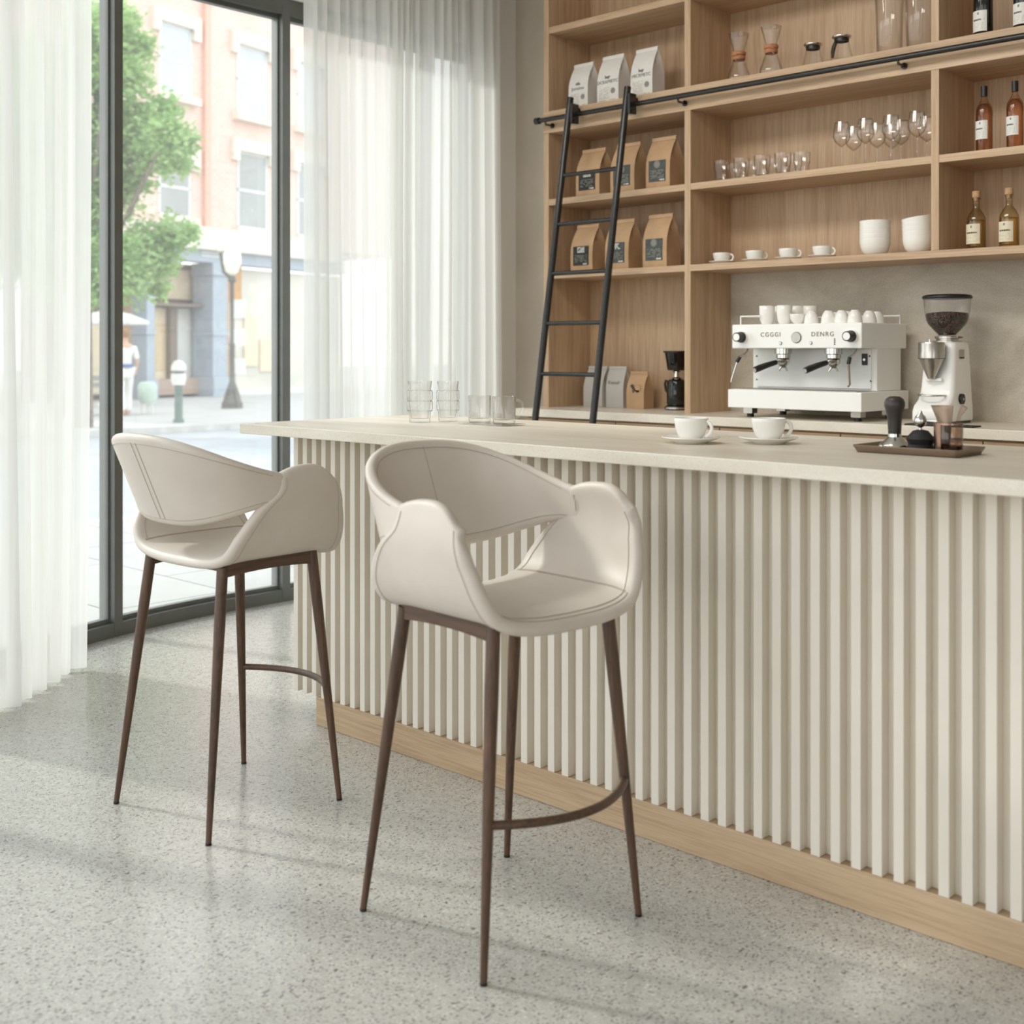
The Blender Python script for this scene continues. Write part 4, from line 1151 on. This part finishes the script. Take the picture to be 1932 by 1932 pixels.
MB().lathe([(0,0),(.033,0),(.035,.004),(.030,.018),(.034,.026),(.036,.032),(.028,.042),(.019,.052),(.008,.055),(0,.055)], 34).build('holder', rubber, kb, 40)
MB().lathe([(0,.055),(.004,.055),(.003,.06),(.012,.066),(.0165,.077),(.012,.089),(.006,.094),(.004,.102),(0,.104)], 26).tube([(.012,.004,.078),(.035,.01,.077),(.047,.014,.076)], [.004,.005,.007], 10).build('chrome_ball', chrome, kb, 50)
p = on_y(1790, 846, 2.975)
sg = thing('steel_beaker', (p.x, 2.975, ZT2), 'rose tinted metal and glass beaker on the bronze tray', 'beaker')
pr = [(0,0),(.032,0),(.034,.003),(.0345,.074)]
MB().lathe(pr + [(.0330,.0755)] + [(.0315,.074),(.031,.008),(0,.007)], 40).build('beaker_wall', amber('rose_tinted_glass', (.86,.78,.72,1)), sg, 60)
m = MB(); arc_patch(m, .0347, math.radians(175), math.radians(262), .001, .0745, .0012, 14); arc_patch(m, .0347, 0, 2*PI-.001, .0, .004, .0012, 40); arc_patch(m, .0347, 0, 2*PI-.001, .071, .0755, .0012, 40)
m.build('metal_band', copper_metal, sg, 50)
MB().lathe([(0,.008),(.0305,.008),(.0305,.017),(0,.019)], 30).build('coffee_grounds', beans_m, sg, 60)
sp = thing('dosing_scoop', (p.x-.006, 2.972, ZT2+.02), 'curved bronze metal scoop standing in the rose tinted beaker', 'scoop')
P = []
for k in range(13):
    u = k/12; z = .0 + .098*u; wv = .012 + .008*u; bend = -.012*max(0,u-.45)**1.5*2
    P.append([(-wv+bend*1.6, -.006*(1), z), (-wv*.5+bend, .002, z), (wv*.5+bend*.4, .002, z), (wv, -.006, z)])
MB().shell(P, .003).build('scoop_blade', bronze, sp, 50)
st = thing('glass_stirrer', (p.x+.018, 2.979, ZT2+.02), 'pale glass stirrer leaning in the rose tinted beaker', 'stirrer')
MB().tube([(0,0,0),(.002,0,.05),(.008,0,.075),(.020,.002,.097)], [.004,.004,.005,.009], 10).build('stirrer_rod', amber('pale_rose_glass', (.88,.80,.75,1)), st, 60)
# ================================================================== THE STREET
def noisy(name, a, b, scale, rough=.8):
    t = NT(name); c = t.ramp(t.noise(t.coords(), scale, 5, .6), [(.3, a), (.7, b)]); return t.set(c, rough)
def pave_mat():
    t = NT('pale_paving'); tc = t.node('ShaderNodeTexCoord'); mp = t.node('ShaderNodeMapping'); mp.inputs['Location'].default_value = (.58,.42,0)
    t.link(tc.outputs['Object'], mp.inputs['Vector'])
    br = t.node('ShaderNodeTexBrick'); br.inputs['Color1'].default_value = rgb(178,175,169); br.inputs['Color2'].default_value = rgb(168,166,160); br.inputs['Mortar'].default_value = rgb(62,60,58)
    br.inputs['Scale'].default_value = 1; br.inputs['Mortar Size'].default_value = .006; br.inputs['Brick Width'].default_value = 1.3; br.inputs['Row Height'].default_value = .7
    t.link(mp.outputs[0], br.inputs['Vector'])
    f = t.noise(t.coords(), 3, 6, .65)
    c = t.mix(.25, br.outputs['Color'], t.ramp(f, [(.3, rgb(150,147,141)), (.7, rgb(190,187,181))]))
    return t.set(c, .75)
pave = pave_mat()
road_m = noisy('pale_asphalt', rgb(150,153,157), rgb(168,170,173), 2.0)
kerb_m = noisy('stone_kerb', rgb(180,178,174), rgb(206,204,200), 5)
mb = MB().box(-8.80, 40, -40, 60, -.3, -.004); struct('sidewalk_cafe', mb, pave)
mb = MB().box(-8.95, -8.80, -40, 60, -.3, -.002); struct('kerb_cafe', mb, kerb_m)
mb = MB().box(-19.0, -8.95, -40, 60, -.4, -.12); struct('street', mb, road_m)
mb = MB().box(-19.15, -19.0, -40, 60, -.4, .0); struct('kerb_opposite', mb, kerb_m)
mb = MB().box(-80, -19.15, -40, 90, -.4, -.004); struct('sidewalk_opposite', mb, noisy('pale_pavement', rgb(176,174,170), rgb(190,188,184), 1.5))

# facade plane: passes the point seen at px 540 / depth 38 m and runs nearer to the left
fa = math.radians(30)
FD = Vector((CC*math.sin(fa) - SS*math.cos(fa), SS*math.sin(fa) + CC*math.cos(fa), 0))      # along the facade, to the right
FO = at_d(540, HY, 38.0); FO.z = 0
FN = Vector((FD.y, -FD.x, 0))
if FN.dot(-FO) < 0: FN = -FN                                                            # towards the street
def fac(px, py, dep=0.0):
    d = Vector(ray(px, py)); k = (FN.dot(FO) + dep) / FN.dot(Vector((d.x, d.y, 0)))
    p = Vector((d.x*k, d.y*k, CAMH + d.z*k)); return ((p - FO).dot(FD), p.z)
bl = thing('brick_building', FO, 'pale red brick building with shopfront across the street', 'building')
bl.rotation_euler = (0,0,math.atan2(FD.y, FD.x))
# local frame: x along the facade, -y or +y to the street
SGN = 1 if Vector((-FD.y, FD.x, 0)).dot(FN) > 0 else -1
def fbox(m, k0, k1, d0, d1, z0, z1):
    ya, yb = sorted((SGN*d0, SGN*d1)); m.box(min(k0,k1), max(k0,k1), ya, yb, z0, z1); return m
def frect(m, pa, pb, d0, d1):
    a, b = fac(*pa, max(d0,d1)), fac(*pb, max(d0,d1)); return fbox(m, a[0], b[0], d0, d1, min(a[1],b[1]), max(a[1],b[1]))
def brick_mat():
    t = NT('pale_red_brick'); tc = t.node('ShaderNodeTexCoord'); sp = t.node('ShaderNodeSeparateXYZ'); cb = t.node('ShaderNodeCombineXYZ')
    t.link(tc.outputs['Object'], sp.inputs[0]); t.link(sp.outputs[0], cb.inputs[0]); t.link(sp.outputs[2], cb.inputs[1])
    br = t.node('ShaderNodeTexBrick'); br.inputs['Color1'].default_value = rgb(228,196,183); br.inputs['Color2'].default_value = rgb(216,178,164); br.inputs['Mortar'].default_value = rgb(228,210,200)
    br.inputs['Scale'].default_value = 1; br.inputs['Mortar Size'].default_value = .012; br.inputs['Brick Width'].default_value = .26; br.inputs['Row Height'].default_value = .095
    t.link(cb.outputs[0], br.inputs['Vector'])
    f = t.noise(t.coords(), .9, 5, .6)
    c = t.mix(.3, br.outputs['Color'], t.ramp(f, [(.3, rgb(214,176,162)), (.7, rgb(234,206,194))]))
    return t.set(c, .85)
brick_m = brick_mat(); stone_m = noisy('pale_stone_trim', rgb(216,206,190), rgb(228,220,206), 4)
slate_m = plain('slate_blue_paint', rgb(164,173,184), .6); brown_m = plain('dark_brown_timber', rgb(128,110,97), .6); cream_m = plain('cream_panel', rgb(226,208,178), .6); pale_m = plain('pale_blind', rgb(222,220,214), .6)
sash_m = plain('pale_window_sash', rgb(214,214,212), .5)
def wglass(name, col):
    return plain(name, col, .12, 0, .1, .8, Specular_IOR_Level=.8)
wg_m = wglass('window_glass_with_pale_blind', rgb(188,196,205)); wd_m = wglass('dim_window_glass', rgb(152,155,153))
zc = fac(400, 447)[1]
m = MB(); fbox(m, -14, 6, -6, 0, zc, 14.5); m.build('brick_wall', brick_m, bl)
def fwindow(l, r, t, b, mt):
    """t and b are read at the left edge of the opening"""
    k0, zt = fac(l, t); zb = fac(l, b)[1]; k1 = fac(r, t)[0]; hm = (zt+zb)/2
    px = FPX/34.0
    f = fbox(fbox(MB(), k0, k1, -.05, .0, zb, zt), k0, k1, 0, .03, hm-.04, hm+.04)
    for a, b2 in ((k0, k0+.07), (k1-.07, k1)): fbox(f, a, b2, 0, .03, zb, zt)
    fbox(f, k0, k1, 0, .03, zt-.07, zt); fbox(f, k0, k1, 0, .03, zb, zb+.07)
    f = f.build('window', sash_m, bl)
    fbox(MB(), k0+.07, k1-.07, 0, .015, zb+.07, hm-.04).build('pane', mt, f); fbox(MB(), k0+.07, k1-.07, 0, .02, hm+.04, zt-.07).build('pane', mt, f)
    fbox(MB(), k0-.18, k1+.18, 0, .25, zb-.2, zb).build('window_sill', stone_m, bl)
    m = fbox(MB(), k0-.28, k1+.28, 0, .16, zt, zt+.36)
    fbox(m, k0-.28, k0-.02, 0, .16, zt-.3, zt); fbox(m, k1+.02, k1+.28, 0, .16, zt-.3, zt)
    m.build('lintel', stone_m, bl)
fwindow(299, 360, 38, 172, wg_m); fwindow(446, 502, 82, 214, wg_m); fwindow(298, 358, 292, 405, wd_m); fwindow(447, 503, 284, 430, wd_m)
fwindow(560, 606, 116, 238, wg_m); fwindow(560, 606, 306, 446, wd_m); fwindow(120, 190, -10, 135, wg_m); fwindow(120, 190, 255, 385, wd_m)
frect(MB(), (388,-60), (398,444), 0, .14).build('downpipe', plain('red_clay_pipe', rgb(218,174,154), .7), bl)
# shopfront
frect(MB(), (100,441), (640,458), -.2, .45).build('cornice', stone_m, bl)
m = MB(); k0, k1 = fac(100,470)[0], fac(640,470)[0]; zt = fac(400,459)[1]; zb = fac(400,497)[1]
fbox(MB(), k0, k1, -.3, .22, zb, zt).build('fascia_board', slate_m, bl)
m = MB()
for i in range(4): fbox(m, fac(368,470)[0], fac(412,470)[0], .22, .25, zt-.12-.1*i, zt-.08-.1*i)
m.build('fascia_vent', pale_m, bl)
fbox(MB(), k0, k1, -1.2, -.9, 0, zb).build('shop_back_wall', brown_m, bl)
def column(l, r):
    kl, kr = fac(l,600)[0], fac(r,600)[0]
    m = fbox(MB(), kl, kr, -.6, .18, 0, zb); fbox(m, kl-.06, kr+.06, -.6, .26, 0, .55); fbox(m, kl-.06, kr+.06, -.6, .24, zb-.35, zb); fbox(m, kl-.04, kr+.04, -.6, .22, 1.75, 1.85)
    m.build('column', slate_m, bl)
column(268, 283); column(393, 420); column(130, 150)
dr = frect(MB(), (286,570), (388,580), -.7, -.2).build('transom_bar', brown_m, bl)
frect(MB(), (287,505), (379,567), -.85, -.8).build('transom_window', cream_m, bl)
d1 = frect(MB(), (285,580), (322,716), -.85, -.74).build('shop_door', cream_m, bl); frect(MB(), (292,610), (312,700), -.74, -.72).build('door_glass', plain('warm_glass', rgb(206,180,140), .2), d1)
frect(MB(), (322,575), (334,730), -.85, -.55).build('door_post', brown_m, bl)
frect(MB(), (335,581), (374,714), -.85, -.74).build('display_window', pale_m, bl)
frect(MB(), (374,500), (393,735), -.88, -.6).build('door_recess', plain('dark_teal_glass', rgb(122,136,140), .2), bl)
frect(MB(), (284,716), (393,742), -.85, -.3).build('plinth', plain('brown_stone_base', rgb(172,148,132), .7), bl)
sw = frect(MB(), (424,505), (640,736), -.25, -.12).build('shop_window', plain('pale_shop_glass', rgb(206,200,188), .25, 0, .12, .7), bl)
for q in (((462,600),(486,690)), ((492,640),(520,700)), ((448,585),(470,600))): frect(MB(), q[0], q[1], -.12, -.06).build('display_panel', cream_m, sw)
frect(MB(), (436,500), (456,570), -.12, -.05).build('awning_arm', plain('ochre_frame', rgb(196,150,96), .6), bl)
frect(MB(), (421,505), (433,742), -.2, .02).build('window_post', plain('tan_frame', rgb(186,154,124), .6), bl)
frect(MB(), (440,736), (640,757), -.3, .1).build('plinth', pale_m, bl)
frect(MB(), (170,590), (266,742), -.85, -.7).build('display_window', cream_m, bl)
frect(MB(), (246,500), (266,742), -.7, -.4).build('window_post', plain('tan_timber', rgb(190,160,130), .6), bl)

# street lamp
p = at_d(438, 770, 28.0); p.z = 0
zl = lambda py: CAMH + (HY-py)*28.0/FPX
lamp_dark = plain('dark_lamp_iron', rgb(92,88,82), .5)
sl = thing('street_lamp', (p.x,p.y,-.004), 'dark iron street lamp with round white globes on the far pavement', 'lamp')
MB().lathe([(0,0),(.24,0),(.24,.12),(.17,.2),(.11,.42),(.07,.5),(.06,1.4),(.075,1.45),(.05,1.5),(.045,zl(535)),(.10,zl(528)),(.06,zl(520)),(0,zl(520))], 20).build('lamp_post', lamp_dark, sl, 40)
m = MB()
for a in (0, PI/2, PI, 1.5*PI): m.tube([(.24*math.cos(a),.24*math.sin(a),0),(.16*math.cos(a),.16*math.sin(a),.3),(.06*math.cos(a),.06*math.sin(a),.6)], [.05,.04,.02], 8)
m.build('lamp_foot', lamp_dark, sl, 40)
gl_m = plain('white_opal_globe', rgb(250,244,228), .3, 0, .01)
MB().lathe([(.05,zl(520)),(.14,zl(512)),(.205,zl(495)),(.19,zl(478)),(.11,zl(466)),(0,zl(462))], 28).build('lamp_globe', gl_m, sl, 60)
rt = Vector((CC, SS, 0))
g = MB().lathe([(.03,-.16),(.10,-.12),(.15,0),(.10,.12),(0,.16)], 24, tuple(-rt*.27 + Vector((0,0,zl(462))))).build('lamp_globe', gl_m, sl, 60)
MB().tube([(0,0,zl(528)), tuple(-rt*.2 + Vector((0,0,zl(512)))), tuple(-rt*.27 + Vector((0,0,zl(476))))], .035, 8).build('lamp_arm', lamp_dark, sl, 40)
for (za, zb_) in ((600,565),(652,620),(705,676)):
    m = MB(); M = Matrix.Translation(rt*.17) @ Matrix.Rotation(ROT,4,'Z')
    m.box(-.13,.13,-.02,.02,zl(za),zl(zb_)); m.xform(M); m.build('sign_plate', pale_m, sl)
# parking meter
p = at_d(337, 797, 22.4); p.z = 0; zm = lambda py: CAMH + (HY-py)*22.4/FPX
pm = thing('parking_meter', (p.x,p.y,-.004), 'green post with white topped meter head at the far kerb', 'parking meter')
MB().lathe([(0,0),(.10,0),(.10,.05),(.075,.08),(.075,zm(724)),(0,zm(724))], 20).build('meter_post', plain('dark_green_paint', rgb(92,112,104), .5), pm, 40)
MB().lathe([(0,zm(726)),(.11,zm(726)),(.135,zm(716)),(.135,zm(705)),(.10,zm(704)),(.10,zm(700)),(.135,zm(698)),(.13,zm(690)),(.08,zm(681)),(0,zm(679))], 24).build('meter_head', pale_m, pm, 40)
MB().lathe([(.102,zm(704)),(.104,zm(704)),(.104,zm(700)),(.102,zm(700))], 24, closed=True).build('head_slot', lamp_dark, pm)
# market parasol
p = at_d(205, 770, 29.0); p.z = 0; zp = lambda py: CAMH + (HY-py)*29.0/FPX
pa = thing('market_parasol', (p.x,p.y,-.004), 'white market parasol on the far pavement under the tree', 'parasol')
MB().lathe([(.95,zp(612)),(.96,zp(606)),(.5,zp(592)),(0,zp(583)),(0,zp(588)),(.5,zp(598))], 8, closed=False).build('canopy', pale_m, pa)
MB().tube([(0,0,0),(0,0,zp(590))], .03, 8).build('pole', pale_m, pa, 40); MB().cyl((0,0,0), .25, .08, 20).build('base', pale_m, pa, 40)
# litter bin and bench
p = at_d(278, 779, 25.5); p.z = 0
lb = thing('litter_bin', (p.x,p.y,-.004), 'rounded pale green bin on legs beside the walking person', 'bin')
MB().lathe([(0,.22),(.13,.22),(.19,.30),(.19,.58),(.15,.66),(0,.68)], 24).build('bin_body', plain('pale_green_bin', rgb(190,206,192), .5), lb, 50)
for a in (.4, 2.5, 4.6): MB().tube([(.12*math.cos(a),.12*math.sin(a),0),(.11*math.cos(a),.11*math.sin(a),.25)], .018, 8).build('leg', pale_m, lb, 40)
p = at_d(176, 785, 25.0); p.z = 0
be = thing('street_bench', (p.x,p.y,-.004), 'grey slatted bench on the far pavement left of the window mullion', 'bench', rz=ROT)
m = MB()
for i in range(3): m.box(-.7,.7,-.24+.16*i,-.10+.16*i,.42,.45)
bgrey = plain('bench_grey', rgb(150,152,148), .6)
m.build('seat', bgrey, be)
m = MB()
for i in range(2): m.box(-.7,.7,.22,.25,.56+.14*i,.66+.14*i)
m.build('backrest', bgrey, be)
for x in (-.6,.6): MB().box(x-.03,x+.03,-.22,.25,0,.42).box(x-.03,x+.03,.22,.26,.42,.82).build('leg', lamp_dark, be)

# person walking (far away, out of focus)
p = at_d(236, 786, 24.6)
pe = thing('person', (p.x,p.y,-.004), 'person in white clothes with a blue belt walking on the far pavement', 'person', rz=ROT+.6)
skin_m = plain('skin', rgb(214,170,146), .6); cloth_m = plain('white_cotton', rgb(232,230,226), .8); hair_m = plain('brown_hair', rgb(150,104,62), .6); blue_m = plain('blue_belt', rgb(70,110,170), .6)
def skinned(name, vs, es, rad, mat, parent, root=0):
    me = bpy.data.meshes.new(name); me.from_pydata(vs, es, []); me.materials.append(mat)
    o = bpy.data.objects.new(name, me); COL.objects.link(o); o.parent = parent
    o.modifiers.new('skin', 'SKIN').use_smooth_shade = True
    if not me.skin_vertices: me.attributes
    sv = me.skin_vertices[0].data
    for i, r in enumerate(rad): sv[i].radius = (r, r); sv[i].use_root = (i == root)
    o.modifiers.new('sub', 'SUBSURF').levels = 1; o.modifiers['sub'].render_levels = 1
    return o
V = [(0,0,.92),(0,0,1.08),(0,0,1.28),(0,0,1.40),(0,.02,1.49),(0,.03,1.60),(0,.03,1.68),
     (.09,0,.88),(.10,.10,.50),(.10,.06,.09),(.10,.18,.04), (-.09,0,.88),(-.10,-.06,.50),(-.10,-.26,.12),(-.10,-.16,.04),
     (.18,0,1.37),(.23,-.06,1.12),(.22,.04,.90),(.22,.09,.82), (-.18,0,1.37),(-.23,.07,1.12),(-.22,.18,.92),(-.22,.23,.85)]
E = [(0,1),(1,2),(2,3),(3,4),(4,5),(5,6),(0,7),(7,8),(8,9),(9,10),(0,11),(11,12),(12,13),(13,14),(3,15),(15,16),(16,17),(17,18),(3,19),(19,20),(20,21),(21,22)]
RD = [.13,.12,.14,.10,.05,.085,.07,.09,.06,.04,.035,.09,.06,.04,.035,.055,.042,.032,.035,.055,.042,.032,.035]
HAVE_SKIN = True
def person_part(name, ids, grow, mat):
    mp = {k: i for i, k in enumerate(ids)}
    return skinned(name, [V[k] for k in ids], [(mp[a],mp[b]) for a,b in E if a in mp and b in mp], [RD[k]+grow for k in ids], mat, pe)
person_part('body', list(range(len(V))), 0, skin_m)
person_part('shirt', [0,1,2,3,15,16,19,20], .018, cloth_m); person_part('trousers', [0,7,8,9,11,12,13], .016, cloth_m)
MB().lathe([(.150,.985),(.158,1.0),(.158,1.03),(.150,1.045)], 20, closed=True).build('belt', blue_m, pe, 50)
MB().lathe([(0,-.06),(.085,-.05),(.105,.02),(.09,.09),(0,.12)], 18, (0,.0,1.64)).build('hair', hair_m, pe, 60)

# tree
def leaf_mat():
    t = NT('spring_leaves'); f = t.noise(t.coords(), 2.2, 4)
    c = t.ramp(f, [(.3, rgb(132,168,96)), (.55, rgb(170,200,130)), (.75, rgb(202,220,168))])
    d = t.n.new('ShaderNodeBsdfTranslucent'); t.link(c, d.inputs['Color']); mx = t.node('ShaderNodeMixShader'); mx.inputs['Fac'].default_value = .45
    t.set(c, .6); t.link(t.b.outputs[0], mx.inputs[1]); t.link(d.outputs[0], mx.inputs[2]); t.link(mx.outputs[0], t.out.inputs['Surface'])
    return t.m
leaf_m = leaf_mat(); bark_m = noisy('grey_bark', rgb(110,98,86), rgb(140,126,112), 8)
TD = 21.0
base = at_d(158, 800, TD); base.z = 0
tr = thing('street_tree', (base.x, base.y, -.004), 'leafy green street tree seen through the left window panes', 'tree')
cl = [(200,60,50),(235,100,42),(225,140,40),(180,150,45),(262,85,25),(250,150,30),(200,230,50),(245,260,45),(285,235,38),(315,250,38),(340,270,28),(290,290,36),(330,305,30),(215,320,50),(250,345,34),(190,390,40),(350,262,20),
      (255,470,42),(300,450,38),(330,445,30),(355,438,18),(215,490,50),(280,500,36),(240,530,34),(190,540,38),(310,490,26),(170,300,50),(165,60,40),(170,470,50),(205,30,32),(312,200,22),(120,140,80),(100,330,90),(110,480,80),(60,220,90),(60,420,80),(265,215,30),(300,545,20),(240,30,18)]
r = random.Random(11); mt = MB(); mb2 = MB()
for (px, py, rad) in cl:
    c = at_d(px, py, TD + r.uniform(-1.0,1.0)) - base; R = rad*TD/FPX
    for k in range(int(5200*R*R)+60):
        d = Vector((r.gauss(0,1), r.gauss(0,1), r.gauss(0,.8))); d = d.normalized()*R*(r.random()**.5)*1.22*r.uniform(.6,1.5)
        q = c + d; s = r.uniform(.045,.085)
        a = Vector((r.gauss(0,1), r.gauss(0,1), r.gauss(0,.5))).normalized(); b = a.cross(Vector((r.gauss(0,1),r.gauss(0,1),r.gauss(0,1)))).normalized()
        mt.add([q - a*s, q + b*s*.5, q + a*s, q - b*s*.5], [(0,1,2,3)])
    if rad > 30: mb2.tube([(0,0,3.0 if py < 400 else 2.0), tuple(c*.55 + Vector((0,0,.9))), tuple(c)], [.06,.035,.012], 6)
fo = mt.build('foliage', leaf_m, tr); fo['kind'] = 'stuff'
mb2.build('branch', bark_m, tr, 60)
MB().tube([(0,0,0),(.03,0,1.2),(-.02,.02,2.4),(.05,0,3.6),(.02,0,5.2)], [.16,.13,.12,.09,.05], 12).build('trunk', bark_m, tr, 60)

# ================================================================== LIGHT, SKY, CAMERA
wd = bpy.data.worlds.new('sky'); SC.world = wd; wd.use_nodes = True
nt = wd.node_tree; bg = nt.nodes['Background']
tc = nt.nodes.new('ShaderNodeTexCoord'); sp = nt.nodes.new('ShaderNodeSeparateXYZ'); rp = nt.nodes.new('ShaderNodeValToRGB')
nt.links.new(tc.outputs['Generated'], sp.inputs[0]); nt.links.new(sp.outputs[2], rp.inputs['Fac'])
e = rp.color_ramp.elements; e[0].position = 0; e[0].color = (1,.985,.96,1); e[1].position = .7; e[1].color = (.80,.90,1,1)
nt.links.new(rp.outputs['Color'], bg.inputs['Color']); bg.inputs['Strength'].default_value = SKY
sun = bpy.data.lights.new('sun', 'SUN'); sun.energy = SUN; sun.angle = math.radians(5); sun.color = (1,.97,.92)
so = bpy.data.objects.new('sun', sun); COL.objects.link(so); so.location = (-20,-8,20)
dv = Vector((.92,.29,-.64)); so.rotation_euler = dv.to_track_quat('-Z','Y').to_euler()

cam = bpy.data.cameras.new('camera'); # unseen fill lamps added over the bar to brighten back counter and shelving
for i, x in enumerate((-3.9, -2.9, -1.9)):
    la = bpy.data.lights.new('fill_lamp', 'AREA'); la.shape = 'DISK'; la.size = .9; la.energy = LAMP; la.color = (1,.96,.90); la.spread = math.radians(120)
    lo = bpy.data.objects.new('fill_lamp', la); COL.objects.link(lo); lo.location = (x-.2, 2.3, 3.85)
    lo.rotation_euler = (Vector((x+.3, 5.1, 1.45)) - lo.location).to_track_quat('-Z','Y').to_euler()
co = bpy.data.objects.new('camera', cam); COL.objects.link(co)
co.location = (0,0,CAMH); co.rotation_euler = (PI/2, 0, ROT)
cam.sensor_fit = 'HORIZONTAL'; cam.sensor_width = 36; cam.lens = 36*FPX/1932; cam.shift_y = (HY-966)/1932
cam.clip_start = .05; cam.clip_end = 300
cam.dof.use_dof = True; cam.dof.focus_distance = 4.2; cam.dof.aperture_fstop = 3.2
SC.camera = co
SC.view_settings.view_transform = 'Standard'; SC.view_settings.look = 'None'; SC.view_settings.gamma = 1.0
SC.view_settings.use_curve_mapping = False; SC.view_settings.exposure = EXPO
SC.cycles.use_denoising = True; SC.cycles.max_bounces = 14; SC.cycles.diffuse_bounces = 6; SC.cycles.transparent_max_bounces = 40
SC.cycles.glossy_bounces = 5; SC.cycles.transmission_bounces = 8; SC.cycles.sample_clamp_indirect = 8; SC.cycles.caustics_reflective = False; SC.cycles.caustics_refractive = False
